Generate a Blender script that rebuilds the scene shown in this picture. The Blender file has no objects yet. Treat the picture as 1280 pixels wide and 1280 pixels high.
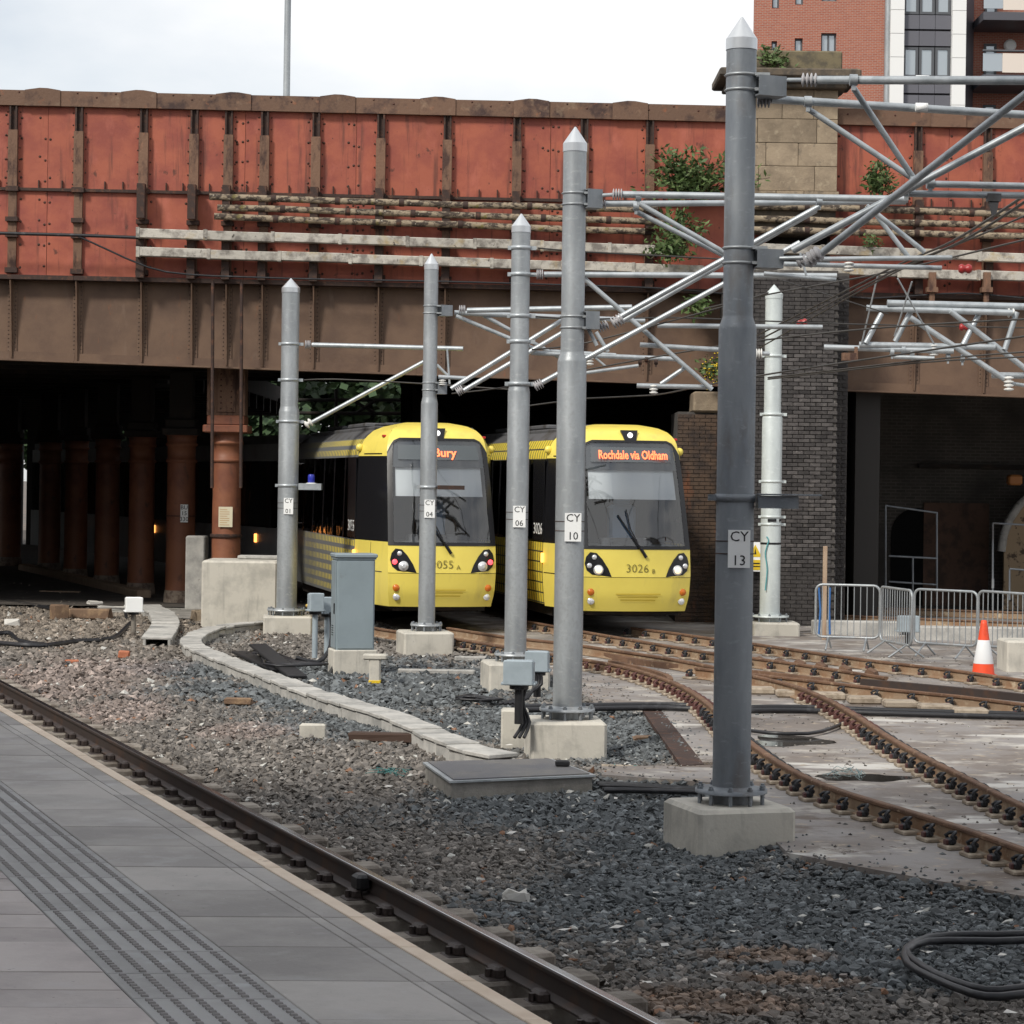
import bpy, math, random
import numpy as np
from mathutils import Vector, Matrix
random.seed(7); rng = np.random.default_rng(7)
S = bpy.context.scene
COL = S.collection
# ------------------------------------------------------------------ camera, world, sun, exposure
F = 3000.0; ROLL = 0.014; CAMZ = 2.65; HZ = 600.0
cam_d = bpy.data.cameras.new('camera'); cam = bpy.data.objects.new('camera', cam_d); COL.objects.link(cam)
cam_d.sensor_width = 36.0; cam_d.lens = 36.0*F/1280.0; cam_d.shift_y = -(640.0-HZ)/1280.0
cam_d.clip_start = 0.2; cam_d.clip_end = 2000
cam.matrix_world = Matrix.Translation((0,0,CAMZ)) @ Matrix.Rotation(math.pi/2,4,'X') @ Matrix.Rotation(ROLL,4,'Z')
S.camera = cam
SUN_TRAVEL = Vector((0.50,0.62,-0.72)).normalized()
wd = bpy.data.worlds.new('World'); S.world = wd; wd.use_nodes = True
nt = wd.node_tree; nt.nodes.clear()
def wn(t, **k):
    n = nt.nodes.new(t)
    for a,b in k.items(): setattr(n,a,b)
    return n
w_out = wn('ShaderNodeOutputWorld'); w_bg = wn('ShaderNodeBackground'); w_sky = wn('ShaderNodeTexSky', sky_type='NISHITA')
w_sky.sun_disc = False
w_sky.sun_elevation = math.asin(-SUN_TRAVEL.z); w_sky.sun_rotation = math.atan2(-SUN_TRAVEL.x,-SUN_TRAVEL.y)
w_tc = wn('ShaderNodeTexCoord'); w_mp = wn('ShaderNodeMapping'); w_mp.inputs['Scale'].default_value = (1,1,2.2)
w_no = wn('ShaderNodeTexNoise'); w_no.inputs['Scale'].default_value = 3.2; w_no.inputs['Detail'].default_value = 7
w_mr = wn('ShaderNodeMapRange'); w_mr.inputs['From Min'].default_value=.36; w_mr.inputs['From Max'].default_value=.56
w_mr.inputs['To Min'].default_value=.5; w_mr.inputs['To Max'].default_value=1.0
w_mx = wn('ShaderNodeMix', data_type='RGBA')
w_mx.inputs['B'].default_value = (9.4,9.5,9.6,1)
L = nt.links.new
L(w_tc.outputs['Generated'],w_mp.inputs['Vector']); L(w_mp.outputs['Vector'],w_no.inputs['Vector'])
L(w_no.outputs['Fac'],w_mr.inputs['Value']); L(w_mr.outputs['Result'],w_mx.inputs['Factor'])
L(w_sky.outputs['Color'],w_mx.inputs['A']); L(w_mx.outputs['Result'],w_bg.inputs['Color']); L(w_bg.outputs['Background'],w_out.inputs['Surface'])
w_bg.inputs['Strength'].default_value = 0.10
sd = bpy.data.lights.new('sun','SUN'); sun = bpy.data.objects.new('sun',sd); COL.objects.link(sun)
sd.energy = 2.8; sd.angle = math.radians(10); sd.color = (1.0,0.95,0.86)
sun.rotation_mode='QUATERNION'; sun.rotation_quaternion = SUN_TRAVEL.to_track_quat('-Z','Y'); sun.location=(-20,-20,40)
S.view_settings.view_transform='Standard'; S.view_settings.look='None'; S.view_settings.gamma=1
S.view_settings.use_curve_mapping=False; S.view_settings.exposure = 0.15
S.cycles.max_bounces = 6; S.cycles.diffuse_bounces = 3; S.cycles.glossy_bounces = 3; S.cycles.transmission_bounces=4
S.cycles.transparent_max_bounces = 12
try: S.cycles.use_denoising = True
except Exception: pass
cr,sr = math.cos(ROLL), math.sin(ROLL)
def W(px,py,D):                      # surveyed point: photo pixel + distance -> world point
    u=px-640.0; v=HZ-py
    return Vector(((u*cr-v*sr)*D/F, D, CAMZ+(u*sr+v*cr)*D/F))
def G(px,py,z=0.0):                  # point of a level surface at height z
    u=px-640.0; v=HZ-py
    v0=u*sr+v*cr
    D=(z-CAMZ)*F/v0
    return Vector(((u*cr-v*sr)*D/F, D, z))
# ------------------------------------------------------------------ materials
MAT={}
def M(name,col,rough=.7,metal=0.0,layers=(),bump=None,rnd=0.0,spec=.4,emit=None,gloss_patch=None,attr=None,rndhue=None):
    m=bpy.data.materials.new(name); m.use_nodes=True; t=m.node_tree; b=t.nodes['Principled BSDF']
    N=t.nodes.new; K=t.links.new
    b.inputs['Roughness'].default_value=rough; b.inputs['Metallic'].default_value=metal
    b.inputs['Specular IOR Level'].default_value=spec
    tc=N('ShaderNodeTexCoord'); src=None
    c=N('ShaderNodeRGB'); c.outputs[0].default_value=(*col,1); src=c.outputs[0]
    if attr:
        a=N('ShaderNodeAttribute'); a.attribute_name=attr; src=a.outputs['Color']
    def noise(scale,detail,stretch):
        mp=N('ShaderNodeMapping'); mp.inputs['Scale'].default_value=stretch
        K(tc.outputs['Object'],mp.inputs['Vector'])
        if rnd:
            oi_=N('ShaderNodeObjectInfo'); mu=N('ShaderNodeMath'); mu.operation='MULTIPLY'; mu.inputs[1].default_value=37.0; K(oi_.outputs['Random'],mu.inputs[0]); K(mu.outputs[0],mp.inputs['Location'])
        n=N('ShaderNodeTexNoise'); n.inputs['Scale'].default_value=scale; n.inputs['Detail'].default_value=detail
        n.inputs['Roughness'].default_value=.62
        K(mp.outputs['Vector'],n.inputs['Vector']); return n.outputs['Fac']
    for ly in layers:
        col2,scale,lo,hi=ly[:4]; st=ly[4] if len(ly)>4 else (1,1,1); amt=ly[5] if len(ly)>5 else 1.0
        f=noise(scale,7,st); mr=N('ShaderNodeMapRange'); mr.inputs['From Min'].default_value=lo; mr.inputs['From Max'].default_value=hi
        mr.inputs['To Max'].default_value=amt
        K(f,mr.inputs['Value']); mx=N('ShaderNodeMix'); mx.data_type='RGBA'
        K(mr.outputs['Result'],mx.inputs['Factor']); K(src,mx.inputs['A']); mx.inputs['B'].default_value=(*col2,1); src=mx.outputs['Result']
    if rnd:
        oi=N('ShaderNodeObjectInfo'); mr=N('ShaderNodeMapRange'); mr.inputs['To Min'].default_value=1-rnd; mr.inputs['To Max'].default_value=1+rnd
        K(oi.outputs['Random'],mr.inputs['Value']); hs=N('ShaderNodeHueSaturation'); K(mr.outputs['Result'],hs.inputs['Value']); K(src,hs.inputs['Color']); src=hs.outputs['Color']
    K(src,b.inputs['Base Color'])
    if bump:
        f=noise(bump[0],8,bump[2] if len(bump)>2 else (1,1,1)); bp=N('ShaderNodeBump'); bp.inputs['Strength'].default_value=bump[1]; bp.inputs['Distance'].default_value=.02
        K(f,bp.inputs['Height']); K(bp.outputs['Normal'],b.inputs['Normal'])
    if gloss_patch:
        f=noise(gloss_patch[0],5,(1,1,1)); mr=N('ShaderNodeMapRange'); mr.inputs['From Min'].default_value=gloss_patch[1]; mr.inputs['From Max'].default_value=gloss_patch[2]
        mr.inputs['To Min'].default_value=rough; mr.inputs['To Max'].default_value=gloss_patch[3]
        K(f,mr.inputs['Value']); K(mr.outputs['Result'],b.inputs['Roughness'])
    if emit:
        b.inputs['Emission Color'].default_value=(*emit[0],1); b.inputs['Emission Strength'].default_value=emit[1]
    MAT[name]=m; return m
red=M('red_paint',(.36,.098,.056),.6,layers=[((.265,.064,.044),1.3,.42,.62),((.46,.14,.095),2.6,.56,.72,(1,1,.5),.6),((.11,.038,.027),7,.55,.68,(1,1,.07),.75),((.07,.028,.02),2.6,.63,.68,(1,1,.8),.8),((.10,.034,.024),.8,.64,.74,(1,1,.4),.6),((.05,.025,.02),22,.68,.74,(1,1,.7))],bump=(9,.25),rnd=.05)
brn=M('brown_paint',(.150,.092,.060),.65,layers=[((.11,.066,.045),1.6,.4,.65),((.19,.13,.095),4,.58,.75,(1,1,.3),.6),((.22,.085,.04),5,.64,.74,(1,1,.3),.7)],bump=(12,.15),rnd=.04)
capm=M('brown_rust_cap',(.15,.085,.055),.7,layers=[((.055,.03,.025),2.2,.5,.64),((.26,.10,.05),6,.60,.72),((.22,.15,.10),3,.58,.72)],bump=(16,.4),rnd=.1)
stifm=M('brown_flaking_paint',(.165,.092,.058),.72,layers=[((.06,.03,.022),5,.5,.63,(1,1,.35)),((.25,.12,.07),9,.6,.72,(1,1,.4))],bump=(20,.5),rnd=.12)
darkrust=M('dark_rust',(.045,.027,.022),.8,layers=[((.11,.05,.03),9,.52,.68)],bump=(25,.4))
rivm=M('rivet_paint',(.10,.042,.03),.7,layers=[((.05,.03,.02),8,.45,.6)])
rivb=M('rivet_brown',(.085,.055,.04),.7)
pipem=M('crusty_pipe',(.30,.24,.17),.85,layers=[((.06,.045,.035),7,.46,.56,(1,1,1.6)),((.5,.45,.36),16,.6,.7),((.20,.17,.05),3,.62,.74)],bump=(30,.9))
trom=M('peeling_trough',(.46,.43,.38),.8,layers=[((.20,.18,.16),4,.46,.62),((.36,.27,.14),2.2,.56,.7),((.06,.05,.045),9,.62,.7)],bump=(25,.5),rnd=.12)
stone=M('sandstone',(.30,.235,.165),.85,layers=[((.20,.155,.11),2.5,.42,.66),((.38,.31,.22),7,.56,.75),((.10,.085,.07),4,.62,.75)],bump=(25,.5),rnd=.14)
stoned=M('dirty_sandstone',(.12,.095,.07),.9,layers=[((.07,.06,.05),4,.45,.6),((.2,.16,.11),9,.6,.7)],bump=(22,.5))
galv=M('galvanised_steel',(.42,.445,.46),.42,.4,layers=[((.30,.32,.335),3,.4,.6,(1,1,.3)),((.34,.35,.36),26,.5,.62,(1,1,.8),.6),((.50,.52,.52),9,.56,.7,(1,1,2.5),.6),((.29,.25,.215),2.2,.62,.72,(1,1,.5),.45)],bump=(60,.08,(1,1,6)))
galv_d=M('shade_toned_galvanised_steel',(.265,.285,.305),.5,.3,layers=[((.18,.20,.225),3,.4,.62,(1,1,.3)),((.16,.15,.145),2.4,.54,.66,(1,1,.35),.8),((.36,.39,.41),9,.58,.7,(1,1,2.5),.5)],bump=(60,.08,(1,1,6)))  # darker copy of galv: roof shade on the nearest mast put into the colour
galvw=M('pale_galvanised_steel',(.62,.67,.66),.45,.2,layers=[((.5,.54,.54),3,.42,.66,(1,1,.4)),((.72,.76,.75),9,.55,.7,(1,1,2),.6)],bump=(60,.05,(1,1,6)))
capsh=M('bright_zinc_cap',(.62,.64,.66),.3,.6)
tubem=M('galvanised_tube',(.45,.48,.50),.4,.4,layers=[((.33,.36,.38),6,.45,.65)])
insm=M('grey_silicone',(.40,.39,.40),.5)
insw=M('white_porcelain',(.72,.71,.68),.3)
insr=M('red_insulator',(.33,.03,.03),.35)
wirem=M('copper_wire_dull',(.07,.065,.06),.5,.3)
conc=M('pale_concrete',(.56,.53,.465),.85,layers=[((.42,.40,.355),2.4,.45,.62),((.33,.315,.28),9,.56,.72,(1,1,.12),.7),((.66,.63,.56),5,.57,.72,(1,1,.4),.6),((.30,.29,.26),9,.66,.74)],bump=(30,.2))
conc2=M('grey_concrete',(.47,.455,.425),.85,layers=[((.30,.295,.28),3,.42,.64),((.5,.485,.45),7,.58,.72),((.2,.19,.17),5,.66,.75)],bump=(35,.3),rnd=.12)
concd=M('weathered_concrete',(.29,.275,.25),.9,layers=[((.19,.18,.165),3,.42,.64),((.40,.38,.34),7,.58,.72)],bump=(35,.35))
signw=M('white_plate',(.90,.91,.90),.45)
blackp=M('black_print',(.012,.012,.014),.5)
cabg=M('grey_cabinet_paint',(.27,.325,.355),.4,layers=[((.235,.285,.31),1.5,.42,.66),((.2,.22,.22),5,.66,.76)])
boxg=M('pale_blue_grey_plastic',(.36,.42,.46),.4,layers=[((.30,.355,.39),4,.45,.65)])
blackr=M('black_rubber',(.018,.018,.02),.45)
cablem=M('black_cable',(.022,.022,.025),.4,layers=[((.06,.06,.065),6,.55,.7)])
railm=M('rusty_rail',(.175,.097,.058),.75,layers=[((.105,.058,.037),3,.42,.62),((.29,.185,.115),6,.56,.7),((.42,.31,.20),9,.62,.74)],bump=(30,.4))
railw=M('dusty_rail_web',(.29,.205,.135),.85,layers=[((.24,.14,.08),3,.42,.62),((.46,.37,.26),7,.56,.7)],bump=(30,.4))
raild=M('dark_rail_steel',(.055,.042,.038),.55,.3,layers=[((.085,.05,.035),4,.5,.66)])
railt=M('polished_rail_head',(.55,.56,.58),.18,1.0)
clipm=M('black_clip',(.022,.023,.027),.5)
clipr=M('red_clip_pad',(.085,.035,.032),.6)
clipp=M('pale_base_plate',(.40,.335,.26),.8,layers=[((.24,.19,.14),8,.45,.65)])
timber=M('old_sleeper',(.28,.25,.215),.9,layers=[((.15,.125,.105),4,.4,.62,(1,1,1)),((.30,.27,.22),9,.58,.7)],bump=(30,.5),rnd=.2)
slabm=M('track_slab_concrete',(.265,.246,.236),.8,layers=[((.19,.163,.145),.7,.42,.58),((.43,.40,.36),1.9,.54,.64,(1,1,1),.9),((.62,.60,.56),.9,.59,.64,(.5,1.3,1),.75),((.13,.10,.08),1.3,.57,.64,(.6,.9,1),.9),((.36,.30,.23),6,.58,.68),((.10,.085,.075),7,.66,.74)],bump=(20,.3),gloss_patch=(1.1,.60,.68,.12))
groundm=M('ballast_bed',(.15,.135,.12),.95,layers=[((.09,.09,.09),4,.4,.62),((.24,.20,.17),9,.56,.7),((.20,.15,.12),.5,.5,.62)],bump=(40,1.0))
stonebits=M('ballast_stone',(.2,.2,.2),.8,attr='stone_colour',layers=[((.10,.10,.10),14,.56,.72,(1,1,1),.5)],bump=(60,.3))
slabp=M('platform_slab_grey',(.395,.37,.348),.72,layers=[((.285,.268,.255),1.3,.42,.62),((.20,.185,.175),26,.67,.71),((.5,.49,.47),33,.69,.72),((.40,.385,.38),3,.56,.74),((.46,.46,.47),6,.66,.75,(1,2,1),.5)],bump=(45,.2),rnd=.12)
nosem=M('platform_nosing',(.78,.645,.51),.75,layers=[((.68,.54,.41),4,.45,.66),((.36,.25,.17),9,.64,.74)],bump=(40,.15),rnd=.06)
tactm=M('tactile_paving',(.345,.34,.335),.7,layers=[((.27,.265,.26),2,.42,.66),((.39,.395,.40),6,.58,.72)],bump=(45,.12),rnd=.08)
pavm=M('platform_paver',(.47,.425,.405),.75,layers=[((.24,.21,.20),28,.67,.71),((.34,.30,.295),1.5,.42,.66),((.48,.445,.435),5,.58,.74)],bump=(45,.12),rnd=.09)
blm=M('tactile_bar_dirt',(.255,.24,.235),.8,layers=[((.24,.23,.22),6,.5,.7)])
joint=M('joint_dirt',(.085,.05,.042),.95,layers=[((.07,.06,.05),6,.45,.6)])
brickd=M('soot_brick',(.075,.068,.066),.8,layers=[((.045,.04,.04),6,.42,.62),((.14,.125,.115),9,.58,.72)],bump=(35,.4),rnd=.42)
brickb=M('rusty_brown_brick',(.115,.075,.052),.85,layers=[((.055,.04,.034),3,.42,.6),((.22,.085,.04),2,.58,.7,(1,1,.3))],bump=(35,.4),rnd=.35)
mortar=M('dark_mortar',(.075,.068,.063),.95,layers=[((.2,.185,.17),5,.55,.7)])
colm=M('column_red_brown',(.25,.098,.05),.55,layers=[((.17,.06,.036),1.2,.42,.64),((.10,.05,.035),5,.58,.7,(1,1,.5)),((.30,.10,.04),6,.62,.72,(1,1,.25),.7)],bump=(20,.2))
colb=M('column_base_mortar',(.30,.24,.19),.9,layers=[((.14,.10,.08),8,.45,.6)],bump=(25,.6))
dark=M('near_black_steel',(.028,.024,.022),.9,layers=[((.05,.035,.028),2,.5,.65)])  # near-black; under the deck it puts the shade into the colour
darkw=M('near_black_wall',(.04,.037,.035),.95)  # near-black: the darkness under the bridge is put into the wall colour
yel=M('tram_yellow',(.84,.69,.135),.30,layers=[((.78,.63,.12),.9,.45,.7),((.50,.40,.13),2.5,.56,.76,(1,1,.3),.5)],spec=.5)
tblack=M('tram_black_trim',(.012,.012,.014),.22)
tgrey=M('tram_roof_grey',(.11,.11,.115),.5,layers=[((.06,.055,.05),3,.5,.65)])
tside=M('tram_side_grey',(.24,.245,.25),.32,layers=[((.18,.18,.18),1.5,.45,.65)])
led=M('orange_led',(.9,.15,.05),.5,emit=((1.0,.16,.06),2.6))
ledo=M('orange_lamp_glow',(.9,.3,.05),.4,emit=((1.0,.35,.08),3.0))
redl=M('red_lamp_glow',(.8,.05,.06),.4,emit=((1.0,.08,.10),2.2))
headl=M('headlamp_glow',(.9,.75,.55),.3,emit=((1.0,.70,.42),1.1))
lens=M('clear_lens',(.75,.76,.78),.15,.4)
amber=M('amber_lens',(.60,.16,.02),.2)
bluel=M('blue_beacon',(.03,.04,.35),.15)
orange=M('cone_orange',(.80,.085,.03),.45,layers=[((.62,.07,.03),5,.5,.7)])
whitec=M('cone_white',(.78,.79,.80),.4,layers=[((.6,.6,.6),4,.55,.7)])
wood=M('wood_post',(.42,.31,.22),.8,layers=[((.3,.2,.14),5,.45,.65,(3,3,.4))])
yelsign=M('yellow_sign',(.75,.52,.03),.5)
leafm=M('buddleia_leaf',(.105,.155,.05),.6,layers=[((.06,.105,.03),3,.42,.6),((.24,.26,.13),4,.6,.72)],rnd=.1)
leaft=M('tree_leaf',(.035,.068,.024),.6,layers=[((.022,.045,.015),1.0,.42,.6),((.06,.10,.035),1.6,.58,.72)])
twig=M('bark',(.12,.09,.065),.9)
flow=M('yellow_flower',(.7,.5,.03),.6)
whitep=M('white_cladding',(.80,.80,.79),.5)
greyc=M('grey_cladding',(.125,.125,.145),.5,rnd=.05)
greyd=M('dark_grey_cladding',(.09,.09,.105),.45)
winf=M('window_frame_grey',(.09,.095,.105),.5)
glassb=M('far_window_glass',(.40,.44,.47),.08,.5)
balc=M('frosted_balcony_glass',(.70,.62,.55),.25)
plaster=M('flaking_plaster',(.36,.265,.17),.9,layers=[((.10,.07,.05),3,.54,.6),((.05,.045,.04),6,.62,.68)],bump=(20,.4))
debr=M('grubby_white_litter',(.62,.60,.56),.8)
rocko=M('orange_brick_lump',(.42,.15,.08),.85,bump=(30,.5))
rockb=M('brown_timber_lump',(.18,.115,.075),.85,bump=(30,.5),layers=[((.3,.2,.12),5,.5,.65)])
blueb=M('blue_tape',(.05,.16,.42),.5)
# brick wall texture for far facades
def brickmat(name,c1,c2,mo,bw,bh,mw=.012,dirt=None,axis='xz'):
    m=bpy.data.materials.new(name); m.use_nodes=True; t=m.node_tree; b=t.nodes['Principled BSDF']; N=t.nodes.new; K=t.links.new
    tc=N('ShaderNodeTexCoord'); sp=N('ShaderNodeSeparateXYZ'); cb=N('ShaderNodeCombineXYZ'); K(tc.outputs['Object'],sp.inputs[0])
    ad=N('ShaderNodeMath'); ad.operation='ADD'; K(sp.outputs[0],ad.inputs[0]); K(sp.outputs[1],ad.inputs[1])
    K(ad.outputs[0],cb.inputs[0]); K(sp.outputs[2],cb.inputs[1])
    br=N('ShaderNodeTexBrick'); br.inputs['Scale'].default_value=1; br.inputs['Brick Width'].default_value=bw; br.inputs['Row Height'].default_value=bh
    br.inputs['Mortar Size'].default_value=mw; br.inputs['Color1'].default_value=(*c1,1); br.inputs['Color2'].default_value=(*c2,1); br.inputs['Mortar'].default_value=(*mo,1)
    K(cb.outputs[0],br.inputs['Vector']); src=br.outputs['Color']
    if dirt:
        n=N('ShaderNodeTexNoise'); n.inputs['Scale'].default_value=dirt[1]; n.inputs['Detail'].default_value=6; K(tc.outputs['Object'],n.inputs['Vector'])
        mr=N('ShaderNodeMapRange'); mr.inputs['From Min'].default_value=.42; mr.inputs['From Max'].default_value=.65; K(n.outputs['Fac'],mr.inputs['Value'])
        mx=N('ShaderNodeMix'); mx.data_type='RGBA'; K(mr.outputs['Result'],mx.inputs['Factor']); K(src,mx.inputs['A']); mx.inputs['B'].default_value=(*dirt[0],1); src=mx.outputs['Result']
    K(src,b.inputs['Base Color']); b.inputs['Roughness'].default_value=.85
    bp=N('ShaderNodeBump'); bp.inputs['Strength'].default_value=.4; bp.inputs['Distance'].default_value=.01; bp.invert=True; K(br.outputs['Fac'],bp.inputs['Height']); K(bp.outputs['Normal'],b.inputs['Normal'])
    return m
flatbrick=brickmat('red_facing_brick',(.40,.125,.075),(.33,.09,.055),(.36,.26,.21),.225,.075,.011)
archbrick=brickmat('shade_darkened_brick',(.085,.074,.064),(.06,.053,.046),(.115,.105,.092),.235,.08,.012,((.045,.04,.035),.8))  # brick colour lowered to carry the shade of the right-hand bay
# tram side dots, printed film
def dotmat(name,base,dot,fade,inv=False):
    m=bpy.data.materials.new(name); m.use_nodes=True; t=m.node_tree; b=t.nodes['Principled BSDF']; N=t.nodes.new; K=t.links.new
    tc=N('ShaderNodeTexCoord'); sp=N('ShaderNodeSeparateXYZ'); K(tc.outputs['Object'],sp.inputs[0])
    def mth(op,a,c=None,d=None):
        n=N('ShaderNodeMath'); n.operation=op
        for i,x in enumerate((a,c,d)):
            if x is None: continue
            if isinstance(x,(int,float)): n.inputs[i].default_value=x
            else: K(x,n.inputs[i])
        return n.outputs[0]
    fy=mth('ABSOLUTE',mth('SUBTRACT',mth('FRACT',mth('DIVIDE',sp.outputs[1],.2)),.5))
    fz=mth('ABSOLUTE',mth('SUBTRACT',mth('FRACT',mth('DIVIDE',sp.outputs[2],.19)),.5))
    wy=mth('MAXIMUM',mth('SUBTRACT',.44,mth('MULTIPLY',sp.outputs[1],fade)),.0)
    a=mth('LESS_THAN',fy,wy); c=mth('LESS_THAN',fz,.43 if inv else .29)
    k=mth('MULTIPLY',a,c)
    mx=N('ShaderNodeMix'); mx.data_type='RGBA'; K(k,mx.inputs['Factor']); mx.inputs['A'].default_value=(*base,1); mx.inputs['B'].default_value=(*dot,1)
    K(mx.outputs['Result'],b.inputs['Base Color']); b.inputs['Roughness'].default_value=.4
    return m
dots_a=dotmat('grey_side_with_yellow_dots',(.17,.175,.175),(.78,.62,.09),.045)
dots_b=dotmat('yellow_side_with_dark_diamonds',(.05,.05,.05),(.80,.63,.07),.02,True)
# tinted glass
def glassmat(name,tint,refl):
    m=bpy.data.materials.new(name); m.use_nodes=True; t=m.node_tree; t.nodes.clear(); N=t.nodes.new; K=t.links.new
    o=N('ShaderNodeOutputMaterial'); mx=N('ShaderNodeMixShader'); tr=N('ShaderNodeBsdfTransparent'); gl=N('ShaderNodeBsdfGlossy')
    tr.inputs['Color'].default_value=(*tint,1); gl.inputs['Roughness'].default_value=.03
    fr=N('ShaderNodeFresnel'); fr.inputs['IOR'].default_value=1.5; ad=N('ShaderNodeMath'); ad.operation='ADD'; ad.inputs[1].default_value=refl; ad.use_clamp=True
    K(fr.outputs[0],ad.inputs[0]); K(ad.outputs[0],mx.inputs['Fac']); K(tr.outputs[0],mx.inputs[1]); K(gl.outputs[0],mx.inputs[2]); K(mx.outputs[0],o.inputs['Surface'])
    tc=N('ShaderNodeTexCoord'); n=N('ShaderNodeTexNoise'); n.inputs['Scale'].default_value=1.1; n.inputs['Detail'].default_value=1; K(tc.outputs['Object'],n.inputs['Vector'])
    bp=N('ShaderNodeBump'); bp.inputs['Strength'].default_value=.25; bp.inputs['Distance'].default_value=.08; K(n.outputs['Fac'],bp.inputs['Height']); K(bp.outputs['Normal'],gl.inputs['Normal'])
    return m
glass=glassmat('tinted_windscreen',(.86,.90,.93),.085)
glassd=glassmat('dark_side_glass',(.30,.30,.31),.10)
def etfe():
    m=bpy.data.materials.new('translucent_roof_film'); m.use_nodes=True; t=m.node_tree; t.nodes.clear(); N=t.nodes.new; K=t.links.new
    o=N('ShaderNodeOutputMaterial'); mx=N('ShaderNodeMixShader'); a=N('ShaderNodeBsdfTranslucent'); d=N('ShaderNodeBsdfDiffuse')
    a.inputs['Color'].default_value=(.78,.80,.835,1); d.inputs['Color'].default_value=(.7,.7,.7,1); mx.inputs['Fac'].default_value=.3
    K(a.outputs[0],mx.inputs[1]); K(d.outputs[0],mx.inputs[2]); K(mx.outputs[0],o.inputs['Surface']); return m
film=etfe()
# ------------------------------------------------------------------ mesh helpers
class MB:
    def __init__(s): s.v=[]; s.f=[]; s.sm=[]
    def add(s,vs,fs,smooth=False):
        o=len(s.v); s.v+= [tuple(v) for v in vs]; s.f+=[tuple(i+o for i in f) for f in fs]; s.sm+=[smooth]*len(fs); return s
    def box(s,c,d,rz=0.0,rx=0.0,ry=0.0,taper=1.0):
        hx,hy,hz=d[0]/2,d[1]/2,d[2]/2; R=Matrix.Rotation(rz,3,'Z')@Matrix.Rotation(ry,3,'Y')@Matrix.Rotation(rx,3,'X'); c=Vector(c)
        vs=[]
        for z in (-1,1):
            k=taper if z>0 else 1
            for x,y in ((-1,-1),(1,-1),(1,1),(-1,1)): vs.append(c+R@Vector((x*hx*k,y*hy*k,z*hz)))
        return s.add(vs,[(3,2,1,0),(4,5,6,7),(0,1,5,4),(1,2,6,5),(2,3,7,6),(3,0,4,7)])
    def bbox(s,c,d,b=.01,rz=0.0,rx=0.0,ry=0.0):          # chamfered box
        hx,hy,hz=d[0]/2,d[1]/2,d[2]/2; R=Matrix.Rotation(rz,3,'Z')@Matrix.Rotation(ry,3,'Y')@Matrix.Rotation(rx,3,'X'); c=Vector(c); b=min(b,hx*.45,hy*.45,hz*.45)
        rings=[(hx-b,hy-b,-hz),(hx,hy,-hz+b),(hx,hy,hz-b),(hx-b,hy-b,hz)]
        vs=[]
        for ax,ay,z in rings:
            cx=ax-b*.0; 
            for x,y in ((-ax,-ay+b),(-ax+b,-ay),(ax-b,-ay),(ax,-ay+b),(ax,ay-b),(ax-b,ay),(-ax+b,ay),(-ax,ay-b)): vs.append(c+R@Vector((x,y,z)))
        fs=[tuple(range(7,-1,-1)),tuple(range(24,32))]
        for r in range(3):
            for i in range(8): j=(i+1)%8; fs.append((r*8+i,r*8+j,r*8+8+j,r*8+8+i))
        return s.add(vs,fs)
    def tube(s,p,q,r,n=8,r2=None,caps=True):
        p=Vector(p); q=Vector(q); d=(q-p)
        if d.length<1e-6: return s
        d.normalize(); a=d.orthogonal().normalized(); b=d.cross(a); r2=r if r2 is None else r2
        vs=[p+(a*math.cos(2*math.pi*i/n)+b*math.sin(2*math.pi*i/n))*r for i in range(n)]+[q+(a*math.cos(2*math.pi*i/n)+b*math.sin(2*math.pi*i/n))*r2 for i in range(n)]
        s.add(vs,[(i,(i+1)%n,n+(i+1)%n,n+i) for i in range(n)],True)
        if caps: s.add(vs,[tuple(range(n-1,-1,-1)),tuple(range(n,2*n))])
        return s
    def path(s,pts,r,n=7):
        pts=[Vector(p) for p in pts]; rings=[]
        prev=None
        for i,p in enumerate(pts):
            d=(pts[min(i+1,len(pts)-1)]-pts[max(i-1,0)]).normalized()
            a=(prev-d*prev.dot(d)) if prev is not None else d.orthogonal()
            if a.length<1e-5: a=d.orthogonal()
            a.normalize(); prev=a; b=d.cross(a)
            rings.append([p+(a*math.cos(2*math.pi*k/n)+b*math.sin(2*math.pi*k/n))*r for k in range(n)])
        vs=[v for rg in rings for v in rg]; fs=[]
        for i in range(len(pts)-1):
            for k in range(n): fs.append((i*n+k,i*n+(k+1)%n,(i+1)*n+(k+1)%n,(i+1)*n+k))
        s.add(vs,fs,True); m=len(vs)
        s.add(vs,[tuple(range(n-1,-1,-1)),tuple(range(m-n,m))]); return s
    def lathe(s,prof,c=(0,0,0),n=20,axis=(0,0,1),smooth=True):   # prof: (r,h)
        c=Vector(c); q=Vector((0,0,1)).rotation_difference(Vector(axis).normalized()); vs=[]; fs=[]
        for r,h in prof:
            for k in range(n): vs.append(c+q@Vector((r*math.cos(2*math.pi*k/n),r*math.sin(2*math.pi*k/n),h)))
        for i in range(len(prof)-1):
            for k in range(n): fs.append((i*n+k,i*n+(k+1)%n,(i+1)*n+(k+1)%n,(i+1)*n+k))
        s.add(vs,fs,smooth); s.add(vs,[tuple(range(n-1,-1,-1)),tuple(range(len(vs)-n,len(vs)))]); return s
    def prism(s,poly,o,u,v,w,depth):     # polygon (a,b) on axes u,v extruded along w
        o=Vector(o);u=Vector(u);v=Vector(v);w=Vector(w); n=len(poly)
        vs=[o+u*a+v*b for a,b in poly]+[o+u*a+v*b+w*depth for a,b in poly]
        s.add(vs,[tuple(range(n)),tuple(range(2*n-1,n-1,-1))]+[(i,n+i,n+(i+1)%n,(i+1)%n) for i in range(n)]); return s
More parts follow.
